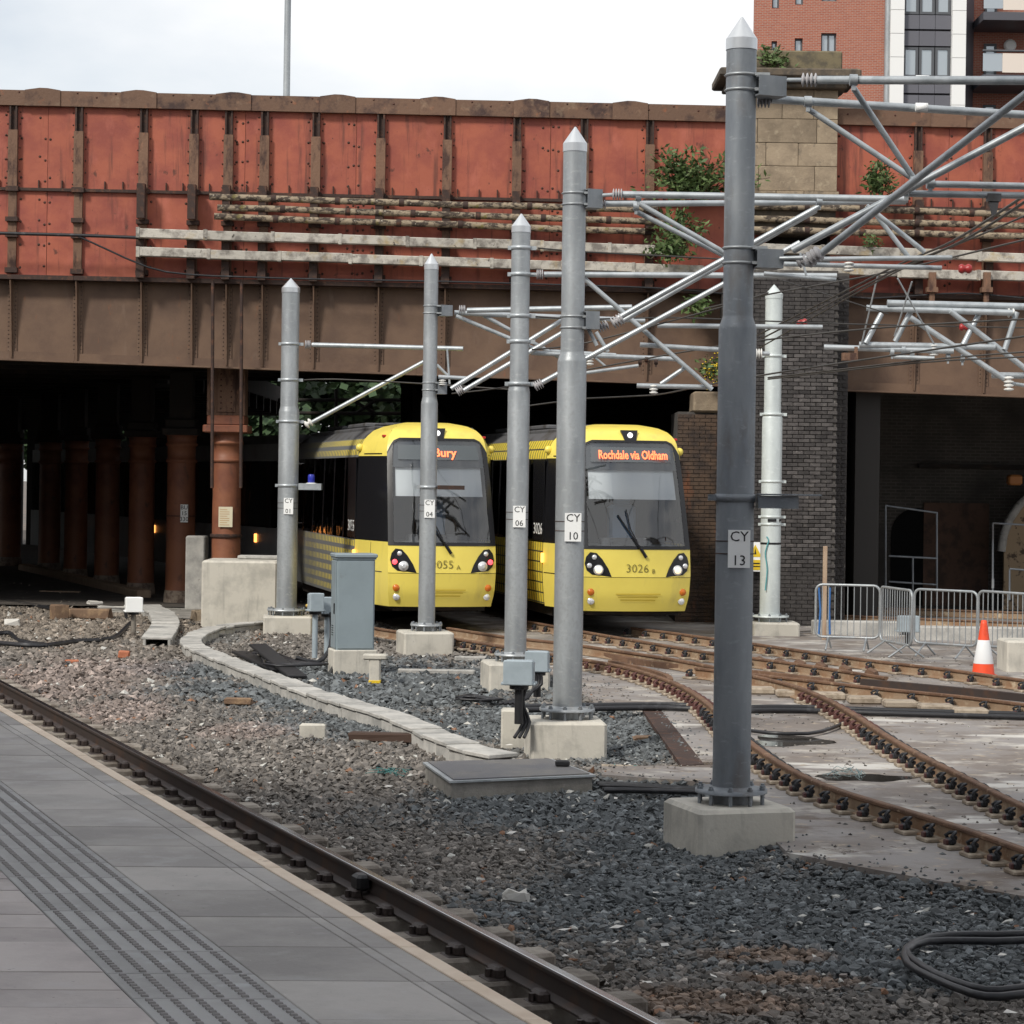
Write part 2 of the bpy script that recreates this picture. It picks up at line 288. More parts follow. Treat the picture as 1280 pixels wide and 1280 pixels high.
    def sweep(s,prof,pts,smooth=False,closed=True):
        pts=[Vector(p) for p in pts]; n=len(prof); vs=[]; fs=[]
        for i,p in enumerate(pts):
            d=(pts[min(i+1,len(pts)-1)]-pts[max(i-1,0)]); d.z=0; d.normalize(); lat=Vector((d.y,-d.x,0))
            for a,b in prof: vs.append(p+lat*a+Vector((0,0,b)))
        for i in range(len(pts)-1):
            for k in range(n): fs.append((i*n+k,i*n+(k+1)%n,(i+1)*n+(k+1)%n,(i+1)*n+k))
        fs+= [tuple(range(n-1,-1,-1)),tuple(range(len(vs)-n,len(vs)))]
        return s.add(vs,fs,smooth)
    def mesh(s,name,mat,origin=(0,0,0)):
        me=bpy.data.meshes.new(name); o=Vector(origin)
        me.from_pydata([tuple(Vector(v)-o) for v in s.v],[],s.f); me.materials.append(mat)
        me.polygons.foreach_set('use_smooth',s.sm); me.update()
        if hasattr(s,'fix') : pass
        import bmesh
        b=bmesh.new(); b.from_mesh(me); bmesh.ops.recalc_face_normals(b,faces=b.faces); b.to_mesh(me); b.free()
        return me
    def build(s,name,mat,parent=None,origin=None,kind=None,label=None):
        if origin is None: origin=parent.location if (parent is not None and parent.parent is None) else (parent['org'] if parent is not None and 'org' in parent else (0,0,0))
        ob=bpy.data.objects.new(name,s.mesh(name,mat,origin)); COL.objects.link(ob)
        if parent is not None: ob.parent=parent; ob['org']=tuple(origin)
        else: ob.location=origin
        if kind: ob['kind']=kind
        if label: ob['label']=label
        return ob
    # local: vertices already in the parent's space
    def local(s,name,mat,parent,kind=None,label=None):
        return s.build(name,mat,parent,origin=(0,0,0),kind=kind,label=label)
def tag(o,label=None,cat=None,group=None,kind=None):
    if label: o['label']=label
    if cat: o['category']=cat
    if group: o['group']=group
    if kind: o['kind']=kind
    return o
def thing(name,label,cat,loc=(0,0,0),rz=0.0,group=None):
    o=bpy.data.objects.new(name,None); COL.objects.link(o); o.location=loc; o.rotation_euler=(0,0,rz); o.empty_display_size=.2
    return tag(o,label,cat,group)
def inst(name,me,parent,loc,rot=(0,0,0),scale=(1,1,1),kind=None):
    o=bpy.data.objects.new(name,me); COL.objects.link(o); o.parent=parent; o.location=loc; o.rotation_euler=rot; o.scale=scale
    if kind: o['kind']=kind
    return o
def single(mb,name,mat,label,cat,group=None,origin=None,kind=None):
    if origin is None:
        a=np.array(mb.v); origin=(float(a[:,0].mean()),float(a[:,1].mean()),float(a[:,2].min()))
    o=mb.build(name,mat,None,origin); return tag(o,label,cat,group,kind)
def text(body,size,mat,parent,loc,rot,name='lettering',align='CENTER',ext=.001,sx=1.0,off=0.0):
    c=bpy.data.curves.new(name,'FONT'); c.body=body; c.size=size; c.align_x=align; c.align_y='CENTER'; c.extrude=ext; c.offset=off; c.materials.append(mat); c.resolution_u=2
    o=bpy.data.objects.new(name,c); COL.objects.link(o); o.parent=parent; o.location=loc; o.rotation_euler=rot; o.scale=(sx,1,1); return o
def smoothpath(pts,step=.4):
    pts=[Vector(p) for p in pts]; out=[]
    P=[pts[0]*2-pts[1]]+pts+[pts[-1]*2-pts[-2]]
    for i in range(1,len(P)-2):
        a,b,c,d=P[i-1:i+3]; n=max(2,int((c-b).length/step))
        for k in range(n):
            t=k/n; out.append(.5*((2*b)+(c-a)*t+(2*a-5*b+4*c-d)*t*t+(3*b-a-3*c+d)*t*t*t))
    out.append(pts[-1]); return out
def resample(pts,step):
    pts=[Vector(p) for p in pts]; out=[]; acc=0.0; nxt=0.0
    for a,b in zip(pts[:-1],pts[1:]):
        l=(b-a).length
        while nxt<=acc+l and l>1e-9:
            t=(nxt-acc)/l; out.append((a.lerp(b,t),(b-a).normalized())); nxt+=step
        acc+=l
    return out
def insulator(mb,p,d,L,r,n=4,core=.4):
    d=Vector(d).normalized(); prof=[]
    for i in range(n):
        h=L*i/n; s_=L/n
        prof+=[(r*core,h),(r,h+s_*.3),(r,h+s_*.55),(r*core,h+s_*.85)]
    mb.lathe(prof,Vector(p)-d*L/2,14,d)
# ================================================================== LARGE STRUCTURE
BD=49.0
def zl(a,b):
    p=W(0,a,BD); q=W(900,b,BD)
    return lambda x:(p.z+(q.z-p.z)*(x-p.x)/(q.x-p.x))
Zcap=zl(113,133); Zcapb=zl(132,153); Zmid=zl(236,255); Zled=zl(345,364); Zbot=zl(448,481)
def XB(px,py=130): return W(px,py,BD).x
# --- ground sheet
TH=math.atan(1155/3000.0); DV=Vector((-math.sin(TH),math.cos(TH),0)); NV=Vector((math.cos(TH),math.sin(TH),0))
def PT(p,t,z=0.0): v=NV*p+DV*t; return Vector((v.x,v.y,z))      # track aligned coordinates
P_EDGE=2.756; P_RAIL=4.99; Z_RAIL=-.03; GZ=-.34
g=MB(); nx,ny=90,90
vs=[];fs=[]
for j in range(ny+1):
    for i in range(nx+1):
        x=-40+i*80/nx; y=-20+j*120/ny
        vs.append((x,y,GZ+.03*math.sin(x*1.7+y*.6)+.02*math.sin(y*2.1-x)))
for j in range(ny):
    for i in range(nx): a=j*(nx+1)+i; fs.append((a,a+1,a+nx+2,a+nx+1))
g.add(vs,fs,True); o=g.build('ballast_bed',groundm); tag(o,kind='structure')
g=MB(); g.box((0,200,-.9),(1600,1600,.4)); tag(g.build('ground',groundm),kind='structure')
# --- tram track slab (with its edge)
slab_px=[(470,776),(560,806),(640,826),(700,846),(748,882),(815,888),(842,925),(872,956),(752,958),(752,968),(890,978),(985,1066),(1100,1088),(1290,1122),(1900,1230),(1900,772),(980,760),(640,752)]
SLABZ=-.165
SLAB=[G(a,b,SLABZ) for a,b in slab_px]
g=MB(); n=len(SLAB)
g.add([tuple(p) for p in SLAB]+[(p.x,p.y,SLABZ-.3) for p in SLAB],[tuple(range(n))]+[(i,(i+1)%n,n+(i+1)%n,n+i) for i in range(n)])
tag(g.build('track_slab',slabm),kind='structure')
slab_xy=np.array([(p.x,p.y) for p in SLAB])
def inpoly(x,y,poly):
    x=np.asarray(x);y=np.asarray(y); r=np.zeros(x.shape,bool); n=len(poly); j=n-1
    for i in range(n):
        xi,yi=poly[i]; xj,yj=poly[j]
        c=((yi>y)!=(yj>y))&(x<(xj-xi)*(y-yi)/(yj-yi+1e-12)+xi); r^=c; j=i
    return r
# floor under the bridge
g=MB(); g.add([(-13,52,-.2),(60,51,-.2),(60,120,-.2),(-40,120,-.2)],[(0,1,2,3)]); tag(g.build('bridge_floor',M('dimmed_dirt',(.075,.065,.058),.95,layers=[((.12,.105,.09),2,.5,.66)],bump=(20,.6))),kind='structure')  # dirt colour lowered to dim the space under the bridge
# --- platform
PZ=1.0
plat=MB()
a=[PT(P_EDGE-.10,-12),PT(P_EDGE-.10,34),PT(-14,34),PT(-14,-12)]
plat.add([(p.x,p.y,PZ-.06) for p in a]+[(p.x,p.y,GZ-.3) for p in a],[(0,1,2,3),(0,4,5,1),(1,5,6,2),(2,6,7,3),(3,7,4,0)])
platform=plat.build('platform',joint,None,(0,0,0)); tag(platform,kind='structure')
SK=math.tan(math.radians(18.5))       # joints run slightly skew to the edge
def skew(p,t,pref): return t-(p-pref)*SK
def slab_piece(name,mat,p0,p1,t0,t1,z,th,pref,gap=.006,bl=None):
    mb=MB(); gp_=.0022; c=[(p0+gp_,t0+gap),(p1-gp_,t0+gap),(p1-gp_,t1-gap),(p0+gp_,t1-gap)]
    c=[(p,skew(p,t,pref)) for p,t in c]; b=.0025
    m=(sum(q[0] for q in c)/4,sum(q[1] for q in c)/4)
    top=[PT(p+(b if p<m[0] else -b),t+(b if k<2 else -b),z) for k,(p,t) in enumerate(c)]
    mid=[PT(p,t,z-.003) for p,t in c]; low=[PT(p,t,z-th) for p,t in c]
    mb.add(top+mid+low,[(0,1,2,3)]+[(i+4,(i+1)%4+4,(i+1)%4,i) for i in range(4)]+[(i+8,(i+1)%4+8,(i+1)%4+4,i+4) for i in range(4)])
    if bl:
        for u in range(6):
            pc=p0+.045+u*(p1-p0-.09)/5
            for w in range(9):
                tc=t0+.03+w*(t1-t0-.04)/8.6; tt=skew(pc,tc,pref); hp,ht=.0115,.0105
                q=[PT(pc+a*hp,tt+bb*ht-a*hp*SK*.6,z) for a,bb in ((-1,-1),(1,-1),(1,1),(-1,1))]
                q2=[PT(pc+a*hp*.8,tt+bb*ht*.7-a*hp*SK*.5,z+.0065) for a,bb in ((-1,-1),(1,-1),(1,1),(-1,1))]
                mb.add(q+q2,[(4,5,6,7)]+[(i,(i+1)%4,(i+1)%4+4,i+4) for i in range(4)])
    o=mb.build(name,mat,platform,(0,0,0))
    if bl:
        o.data.materials.append(blm); a=np.zeros(len(o.data.polygons),np.int32); a[9:]=1; o.data.polygons.foreach_set('material_index',a)
    return o
T0=5.0
for i in range(44):
    t=T0+i*.6; z=PZ+random.uniform(-.0015,.0015)
    slab_piece('nosing_stone',nosem,P_EDGE-.068,P_EDGE+.0,t,t+.6,z+.002,.10,P_EDGE,.004)
    if random.random()<.9 or True:
        slab_piece('edge_strip',slabp,P_EDGE-.165,P_EDGE-.068,t,t+.6,z,.07,P_EDGE,.003)
        slab_piece('edge_strip',slabp,P_EDGE-.212,P_EDGE-.165,t,t+.6,z,.07,P_EDGE,.003)
    slab_piece('paving_slab',slabp,2.085,P_EDGE-.212,t,t+.6,z,.07,P_EDGE,.004)
for i in range(66):
    t=T0+.9+i*.4
    slab_piece('tactile_slab',tactm,1.62,2.085,t,t+.4,PZ,.07,P_EDGE,.003,bl=True)
t=T0+1.2; k=0; seq=[.28,.28,.28,.27,.29,.54,.28,.28,.27,.28,.28,.55]
while t<26:
    d=seq[k%len(seq)]; k+=1
    slab_piece('paver',pavm,.4,1.62,t,t+d,PZ+random.uniform(-.0015,.0015),.07,1.62+.9,.004)
    slab_piece('paver',pavm,-1.2,.4,t,t+d,PZ+random.uniform(-.0015,.0015),.07,1.62+.9,.004)
    t+=d
# --- station roof over the platforms (its translucent film shades the near tracks)
roof=thing('station_canopy','translucent station roof over the platforms','canopy',(0,0,0))
g=MB(); g.box((2,-16,9.2),(110,61,.03)); g.local('roof_film',film,roof)
g=MB()
for i in range(-9,12): g.tube((i*5,-46,9.35),(i*5,14.4,9.35),.12,8)
g.box((2,14.6,9.2),(110,.25,.4)); g.local('roof_frame',galv,roof)
# ================================================================== GIRDER BRIDGE
bridge=thing('girder_bridge','riveted steel road bridge with red upper plates and brown lower girder','bridge',(0,BD,0))
bo=bridge.location
riv_r=MB(); riv_b=MB(); 
def rivet(mb,x,y,z,r=.022): 
    n=6; vs=[(x+r*math.cos(2*math.pi*k/n),y,z+r*math.sin(2*math.pi*k/n)) for k in range(n)]+[(x,y-r*.8,z)]
    mb.add(vs,[(k,(k+1)%n,n) for k in range(n)])
ST=[-330,-250,-160,-66,18,100,181,244,287,332,396,477,560,647,731,813]
STR=[1148,1235,1330,1420,1500]
def plate_quad(mb,x0,x1,zb,zt,y,th=.03):
    vs=[(x0,y,zb(x0)),(x1,y,zb(x1)),(x1,y,zt(x1)),(x0,y,zt(x0))]; vs+=[(a,b+th,c) for a,b,c in vs]
    mb.add(vs,[(0,1,2,3),(7,6,5,4),(0,4,5,1),(1,5,6,2),(2,6,7,3),(3,7,4,0)])
def bay(x0,x1,sub):
    cuts=[x0,x1] if not sub else [x0,x0+(x1-x0)*sub,x1]
    for a,b in zip(cuts[:-1],cuts[1:]):
        for zb,zt in ((Zmid,Zcapb),(Zled,Zmid)):
            y=BD+random.uniform(0,.012); m=MB(); plate_quad(m,a+.004,b-.004,zb,zt,y); m.build('red_plate',red,bridge)
            nz=4
            for e in ((b-.05,) if sub and b<x1 else ())+((a+.05,) if a>x0 else ())+((a+.16,b-.16) if random.random()<.55 else ()):
                for q in range(nz):
                    zz=zb(e)+(zt(e)-zb(e))*(q+.5+random.uniform(-.1,.1))/nz
                    if random.random()<.8: rivet(riv_r,e,y-.001,zz,.03)
    m=MB(); plate_quad(m,x0-.05,x1+.05,lambda x:Zled(x)-.05,lambda x:Zcap(x)-.03,BD+.06,.05); m.build('backing_plate',darkrust,bridge)  # dark plate added to stop sky showing through the seams
    m=MB(); plate_quad(m,x0+.004,x1-.004,Zbot,lambda x:Zled(x)-.07,BD+.1); m.build('brown_plate',brn,bridge)
    k=int((x1-x0)/.075)
    for q in range(k): 
        x=x0+(q+.5)*(x1-x0)/k; rivet(riv_b,x,BD+.099-.02,Zbot(x)+.10,.02)
xs=[XB(p) for p in ST]
subs={-250:.5,18:.52,332:0,244:0,396:.0,287:.45,477:0,647:.5,731:0,396:.62,-66:.4}
for i in range(len(ST)-1): bay(xs[i],xs[i+1],subs.get(ST[i],0))
xr=[XB(1040)]+[XB(p) for p in STR]
bay(xs[-1],XB(960),0)
for i in range(len(xr)-1): bay(xr[i],xr[i+1],.45 if i==1 else 0)
def stiff(x,upper=True,clampy=False):
    zt=Zcapb(x); zm=Zmid(x); zd=Zled(x); zb=Zbot(x)
    m=MB(); m.box((x,BD-.06,(zt-.5+zm)/2),(.19,.13,zt-.5-zm),0); m.box((x,BD-.02,(zm+zd)/2+.02),(.17,.10,zm-zd-.1)); m.build('stiffener',stifm,bridge)
    m=MB()
    for s in(-1,1): m.box((x+s*.06,BD-.05,zt-.25),(.035,.10,.5))
    m.box((x,BD-.012,zt-.25),(.16,.05,.5)); m.build('stiffener_head',darkrust,bridge)
    for q in range(7):
        zz=zm+(zt-zm)*(q+.5)/7
        for s in(-1,1): rivet(riv_r,x+s*.13,BD-.004,zz,.018)
    for z_,h in ((zm+.0,.10),(zm-.62,.09),(zm-.95,.07),(zd+.12,.1)):
        m=MB(); m.box((x,BD-.075,z_),(.25,.15,h)); m.build('bracket',darkrust,bridge)
    # knee plate on the lower girder
    m=MB(); z1=zd-.08
    m.prism([(-.04,0),(-.30,0),(-.24,-.25),(-.10,-(z1-zb)*.8),(-.08,-(z1-zb)+.03),(-.0,-(z1-zb)+.03),(.0,0)],(x-.012,BD+.10,z1),(0,1,0),(0,0,1),(1,0,0),.024)
    m.box((x,BD+.085,(z1+zb)/2),(.20,.024,z1-zb-.06))
    m.build('knee_plate',brn,bridge)
    k=int((z1-zb)/.085)
    for q in range(k):
        for s in(-1,1): rivet(riv_b,x+s*.07,BD+.073,zb+.08+q*.085,.018)
for x in xs: stiff(x)
for x in xr[1:]: stiff(x)
# flanges and ledge run the full length
def runner(name,mat,x0,x1,zf,dz,h,y0,y1,step=6.0):
    n=max(1,int((x1-x0)/step))
    for i in range(n):
        a=x0+(x1-x0)*i/n+.003; b=x0+(x1-x0)*(i+1)/n-.003; m=MB()
        vs=[]
        for y in (y0,y1):
            for x,t in ((a,0),(b,0),(b,h),(a,h)): vs.append((x,y,zf(x)+dz+t))
        m.add(vs,[(0,1,2,3),(7,6,5,4),(0,4,5,1),(1,5,6,2),(2,6,7,3),(3,7,4,0)]); m.build(name,mat,bridge)
XL,XE,XR0,XR1=xs[0],XB(952),XB(1044),xr[-1]
for a,b in ((XL,XE),(XR0,XR1)):
    runner('ledge_angle',darkrust,a,b,Zled,-.07,.09,BD-.22,BD+.12)
    runner('mid_angle',darkrust,a,b,Zmid,-.03,.06,BD-.07,BD)
    runner('bottom_flange',brn,a,b,Zbot,-.035,.035,BD-.08,BD+.3)
    runner('bottom_angle',brn,a,b,Zbot,0,.16,BD+.06,BD+.099)
    m=MB(); nn=int((b-a)/.42)
    for q in range(nn):
        x=a+(q+.5)*(b-a)/nn+random.uniform(-.08,.08); m.box((x,BD-.025,Zmid(x)+.11),(.02,.05,.16))
    m.build('stub_bracket',darkrust,bridge,kind='stuff')
# parapet capping
caps=[-330,-210,-60,62,182,300,430,555,672,795,950]
capr=[1044,1192,1330,1500]
def capping(pl):
    for p,q in zip(pl[:-1],pl[1:]):
        a=XB(p)+.004; b=XB(q)-.004; m=MB()
        vs=[]
        for y in (BD-.12,BD+.3):
            for x,f in ((a,Zcapb),(b,Zcapb),(b,Zcap),(a,Zcap)): vs.append((x,y,f(x)))
        m.add(vs,[(0,1,2,3),(7,6,5,4),(0,4,5,1),(1,5,6,2),(2,6,7,3),(3,7,4,0)])
        m.build('capping_plate',capm,bridge)
        for q_ in range(5):
            x=a+(b-a)*(q_+.5)/5; rivet(riv_r,x,BD-.121,Zcap(x)-.12+.08*(q_%2),.025)
    for p in pl[1:-1]:
        x=XB(p)-.12; z0=Zcapb(x)+.0; m=MB()
        m.prism([(-.36,0),(.36,0),(.36,Zcap(x)-z0+.01),(.10,Zcap(x)-z0+.05),(-.06,Zcap(x)-z0+.055),(-.36,Zcap(x)-z0+.012)],(x,BD-.145,z0-.004),(1,0,0),(0,0,1),(0,1,0),.46)
        m.build('joint_cover',capm,bridge)
capping(caps); capping(capr)
riv_r.build('rivets',rivm,bridge,kind='stuff'); riv_b.build('girder_rivets',rivb,bridge,kind='stuff')
# deck, cross girders and dark soffit
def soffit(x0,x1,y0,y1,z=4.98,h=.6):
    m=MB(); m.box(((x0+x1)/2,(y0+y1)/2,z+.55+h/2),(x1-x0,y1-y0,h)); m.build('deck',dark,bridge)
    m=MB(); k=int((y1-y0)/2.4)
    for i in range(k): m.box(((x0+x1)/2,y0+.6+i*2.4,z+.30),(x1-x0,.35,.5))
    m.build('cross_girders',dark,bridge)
soffit(-45,45,BD+.45,62.0); soffit(-60,-9.0,62.02,96); soffit(-2.9,60,62.02,96); soffit(-8.98,-2.92,62.6,93,6.5)  # raised last span is added to block skylight on the columns
m=MB(); m.box((0,BD+.5,6.6),(90,.2,2.9)); m.build('inner_girder',dark,bridge)
# back walls
bw=thing('arcade_wall','near-black wall closing the far side under the bridge','wall',(-25,96,0))
m=MB()
slots=[(-60,-60)]
cuts=[(-2,1),(26,33),(60,66),(103,108),(141,157),(170,173)]
xs_=[-60]
for a_,b_ in cuts:
    xs_+= [W(a_,600,96).x, W(b_,600,96).x]
xs_.append(W(312,600,96).x-1.2)
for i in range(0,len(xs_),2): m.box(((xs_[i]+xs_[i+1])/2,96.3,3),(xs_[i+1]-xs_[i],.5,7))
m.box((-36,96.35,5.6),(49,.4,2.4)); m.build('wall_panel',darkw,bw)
bw2=thing('far_abutment','near-black abutment wall at the far end behind the two trams','wall',(10,96,0))
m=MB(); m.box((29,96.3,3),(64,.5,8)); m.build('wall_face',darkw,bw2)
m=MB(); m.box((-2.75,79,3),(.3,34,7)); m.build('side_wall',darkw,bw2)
# ================================================================== columns under the bridge
def column(px,py,D,r,label,front=False,zb=-.25,zt=4.95):
    p=W(px,py,D); t=thing('iron_column',label,'column',(p.x,p.y,zb),0,'iron columns under the bridge')
    m=MB(); H=zt-zb
    zc=3.55-zb
    m.lathe([(r*1.03,0),(r*1.0,.05),(r*.94,zc-.62)],(0,0,0),24); m.local('shaft',colm,t)
    m=MB(); m.lathe([(r*.96,zc-.62),(r*1.06,zc-.6),(r*1.06,zc-.55),(r*.95,zc-.53),(r*.95,zc-.25),(r*1.08,zc-.23),(r*1.08,zc-.19),(r*.98,zc-.16),(r*1.02,zc-.02),(r*1.12,zc)],(0,0,0),24); m.local('capital',colm,t)
    kw=1.0 if front else .8; m=MB(); m.bbox((0,0,zc+.08),(r*3.0*kw,r*3.0*kw,.16),.02); m.bbox((0,0,zc+.26),(r*2.5*kw,r*2.5*kw,.2),.02); m.local('abacus',colm if front else dark,t)  # back abaci near-black: shade under the deck put into the colour
    m=MB(); w=r*1.9
    if front:
        m.box((0,0,(zc+.36+H)/2),(w*.9,w*.8,H-zc-.36))
        for s in(-1,1): m.box((s*w*.62,-.1,(zc+.36+H)/2),(.06,w*.9,H-zc-.36))
        m.box((0,-w*.42,(zc+.36+H)/2),(w*.62,.05,H-zc-.5))
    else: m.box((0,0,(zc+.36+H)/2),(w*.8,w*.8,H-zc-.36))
    m.local('stool',stifm if front else dark,t)  # back stools near-black, deck shade held in the colour
    if front:
        m=MB()
        for q in range(8):
            for s in(-.12,.1): rivet(m,s,-w*.42-.026,zc+.5+q*.12,.02)
        m.local('rivets',rivm,t,kind='stuff')
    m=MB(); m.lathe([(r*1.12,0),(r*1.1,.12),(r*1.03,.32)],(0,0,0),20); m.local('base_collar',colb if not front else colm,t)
    return t,p
c0,_=column(283,650,50.2,.31,'red-brown iron column with cream notice, nearest under the bridge edge',True)
m=MB(); m.lathe([(.335,1.62),(.34,1.64),(.34,1.67),(.335,1.69)],(0,0,0),20); m.local('band',darkrust,c0)
m=MB(); m.box((.02,-.325,2.05),(.29,.012,.42)); nb=m.local('notice',M('cream_notice',(.66,.60,.44),.6),c0)
m=MB()
for q in range(8): m.box((.0 if q%3 else -.02,-.333,2.2-q*.045),(.20 if q%3 else .15,.003,.012))
m.local('printed_lines',M('faded_orange_print',(.5,.3,.15),.7),nb)
c1,_=column(226,650,54,.335,'bright red-brown column carrying a white BU number plate')
m=MB(); m.box((.12,-.335,2.05),(.17,.012,.40)); pl=m.local('number_plate',signw,c1)
for i,(tx) in enumerate(('BU','15','330')): text(tx,.13,blackp,pl,(.12,-.344,2.18-i*.13),(math.pi/2,0,0))
m=MB(); m.lathe([(.345,1.98),(.347,2.0)],(0,0,0),20); m.local('strap',darkrust,c1)
column(177,640,57.5,.32,'dusky red column with pale mortar smeared at its foot')
column(134,640,61.5,.32,'dim brown column with a broken collar in the shade')
column(95,640,65.5,.32,'dark column between the first two orange marker lamps')
column(62,640,69.5,.32,'black column in deep shade beside far orange lamp')
column(12,640,74,.36,'black column at the far left end of the row')
# drain pipes beside nearest column
for px in (266,302):
    m=MB(); q0=W(px,352,48.55); q1=W(px-1,610,48.55); m.tube(q0,q1,.035,8); single(m,'drain_pipe',darkrust,'thin rusty drain pipe on the %s side of the notice column'%('tram' if px>280 else 'open track'),'pipe','drain pipes on the column')
# ================================================================== piers
def zpier(n): pass
pier=thing('brick_pier','tall soot-blackened brick pier behind the pale mast','pier',(W(1010,600,47.6).x,47.6,0))
PX0=W(905,560,47.6).x; PX1=W(1046,560,47.6).x; PZ0=-.3; PZ1=W(1010,338,47.6).z
m=MB(); m.box(((PX0+PX1)/2,48.6,(PZ0+PZ1)/2),(PX1-PX0-.03,1.97,PZ1-PZ0)); m.build('mortar_core',mortar,pier)
m=MB(); m.box((PX1+.13,48.9,(PZ0+PZ1)/2),(.28,1.6,PZ1-PZ0)); m.build('recessed_return',mortar,pier)
bl,bh,gp=.215,.068,.012
brick_me=[]
for k in range(4):
    mb=MB(); mb.bbox((0,0,0),(bl,.05,bh),.006); brick_me.append(mb.mesh('brick',brickd))
half_me=MB().bbox((0,0,0),(bl/2-.006,.05,bh),.006).mesh('brick',brickd)
cand=[]
row=0; z=PZ0+.05
while z<PZ1-.05:
    off=(row%2)*(bl+gp)/2; x=PX0+bl/2-off
    while x<PX1-.02:
        hx=bl/2; x0=max(PX0,x-hx); x1=min(PX1,x+hx)
        if x1-x0>.05: cand.append(((x0+x1)/2,47.6+random.uniform(-.004,.004),z,(x1-x0)/bl))
        x+=bl+gp
    z+=bh+gp; row+=1
vis=[c for c in cand if c[0]>W(974,600,47.6).x and 1.0<c[2]]
random.shuffle(vis); keep=set(sorted(vis,key=lambda c:abs(c[2]-2.6))[:290])
rest=MB()
for c in cand:
    if c in keep: inst('brick',random.choice(brick_me),pier,(c[0]-pier.location.x,c[1]-pier.location.y,c[2]),scale=(c[3],1,1))
    else: rest.box(c[:3],(bl*c[3],.05,bh))
z=PZ0+.05; row=0
while z<PZ1-.05:
    for x in ([PX1+.07,PX1+.22] if row%2 else [PX1+.135]): rest.box((x,48.1,z),(.10 if row%2 else .21,.05,bh))
    z+=bh+gp; row+=1
rest.build('brickwork',brickd,pier,kind='stuff')
# rusty brown jamb left of the mast
jamb=thing('brick_jamb','rust-stained brown brick jamb with a stone cap beside the right tram','pier',(W(888,600,48.4).x,48.4,0))
JX0=W(846,600,48.4).x; JX1=W(912,600,48.4).x; JZ1=W(880,515,48.4).z
m=MB(); m.box(((JX0+JX1)/2,49.5,(JZ1-.3)/2),(JX1-JX0-.02,2.2,JZ1+.3)); m.build('mortar_core',mortar,jamb)
rest=MB(); z=-.25; row=0
while z<JZ1-.02:
    x=JX0+bl/2-(row%2)*(bl+gp)/2
    while x<JX1:
        a=max(JX0,x-bl/2); b=min(JX1,x+bl/2)
        if b-a>.03: rest.box(((a+b)/2,48.4+random.uniform(-.006,.006),z),(b-a,.05,bh))
        x+=bl+gp
    z+=bh+gp; row+=1
rest.build('brickwork',brickb,jamb,kind='stuff')
m=MB(); m.bbox((W(890,502,48.3).x,48.9,JZ1+.2),(.75,1.2,.42),.04); m.build('stone_cap',stone,jamb)
m=MB(); m.bbox((W(955,470,48.2).x,48.9,JZ1+1.0),(1.3,1.0,2.0),.04); m.build('brick_head',brickb,jamb)
# sandstone parapet pier
sp=thing('stone_parapet_pier','weathered sandstone parapet pier with a moulded cornice on the bridge','pier',(W(995,180,48.7).x,48.7,0))
SX0=W(938,180,48.7).x; SX1=W(1047,180,48.7).x
rows_py=[112,149,179,208,239,256]
zr=[W(1000,p,48.7).z for p in rows_py]
pat=[[.36,.72],[.08,.76],[.18,.55],[.10,.74],[.3,.62]]
m=MB(); m.box(((SX0+SX1)/2,49.35,(zr[0]+zr[-1])/2-.3),(SX1-SX0-.03,1.25,zr[0]-zr[-1]+.6)); m.build('core',stoned,sp)
for r in range(5):
    cuts_=[0]+pat[r]+[1]
    for a,b in zip(cuts_[:-1],cuts_[1:]):
        x0=SX0+(SX1-SX0)*a; x1=SX0+(SX1-SX0)*b; ex=.04 if r==4 else 0
        m=MB(); m.bbox(((x0+x1)/2+ex*.5*(b==1),48.78-ex/2+random.uniform(-.006,.006),(zr[r]+zr[r+1])/2),(x1-x0-.008+ex*(b==1),.18+ex,zr[r]-zr[r+1]-.008),.008); m.build('ashlar_block',stone,sp)
zc=W(1000,112,48.7).z; cx=(SX0+SX1)/2-.12
m=MB(); m.bbox((cx,49.2,zc+.05),(2.3,1.5,.10),.02); m.bbox((cx,49.2,zc+.14),(2.5,1.7,.09),.02); m.build('cornice_moulding',stoned,sp)
m=MB(); m.bbox((cx-.02,49.2,zc+.27),(2.85,2.0,.17),.03); m.build('cornice_slab',stoned,sp)
m=MB(); m.bbox((cx+.18,49.2,zc+.36+.20),(1.75,1.4,.40),.03); m.build('top_block',M('olive_stone',(.17,.14,.085),.9,layers=[((.10,.085,.06),4,.45,.62)],bump=(22,.4)),sp)
# ================================================================== right-hand bay under the bridge
bayw=thing('bay_back_wall','whitewashed brick wall with shade put into its colour, at the back of the right-hand bay','wall',(12,57,0))
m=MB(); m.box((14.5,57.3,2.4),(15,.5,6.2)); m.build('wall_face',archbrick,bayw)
m=MB(); m.box((W(1220,585,56.9).x,56.95,W(1220,583,56.9).z),(2.7,.14,.1)); m.build('ledge',dark,bayw)
pts=[]
for k in range(13):
    a=math.pi*k/12; pts.append((.62*math.cos(a),1.5+.62*math.sin(a)))
m=MB(); m.prism([(.62,-.2)]+pts+[(-.62,-.2)],(W(1147,650,57).x,57.03,.0),(1,0,0),(0,0,1),(0,-1,0),.012); m.build('doorway_void_panel',M('void_black',(.004,.004,.004),1.0),bayw)  # flat black panel stands in for the unlit depth of the doorway
m=MB(); m.box((W(1196,690,56.9).x,57.02,.95),(1.55,.04,2.6)); m.build('brown_door',M('dim_red_brown_boards',(.12,.07,.05),.85,layers=[((.07,.045,.035),3,.45,.6)]),bayw)
sidew=thing('bay_side_wall','near-black side wall deep inside the right-hand bay','wall',(W(1085,600,53).x,53,0))
m=MB(); m.box((W(1064,600,49.5).x+.3,53.2,2.6),(.5,7.8,6)); m.build('wall_face',darkw,sidew)
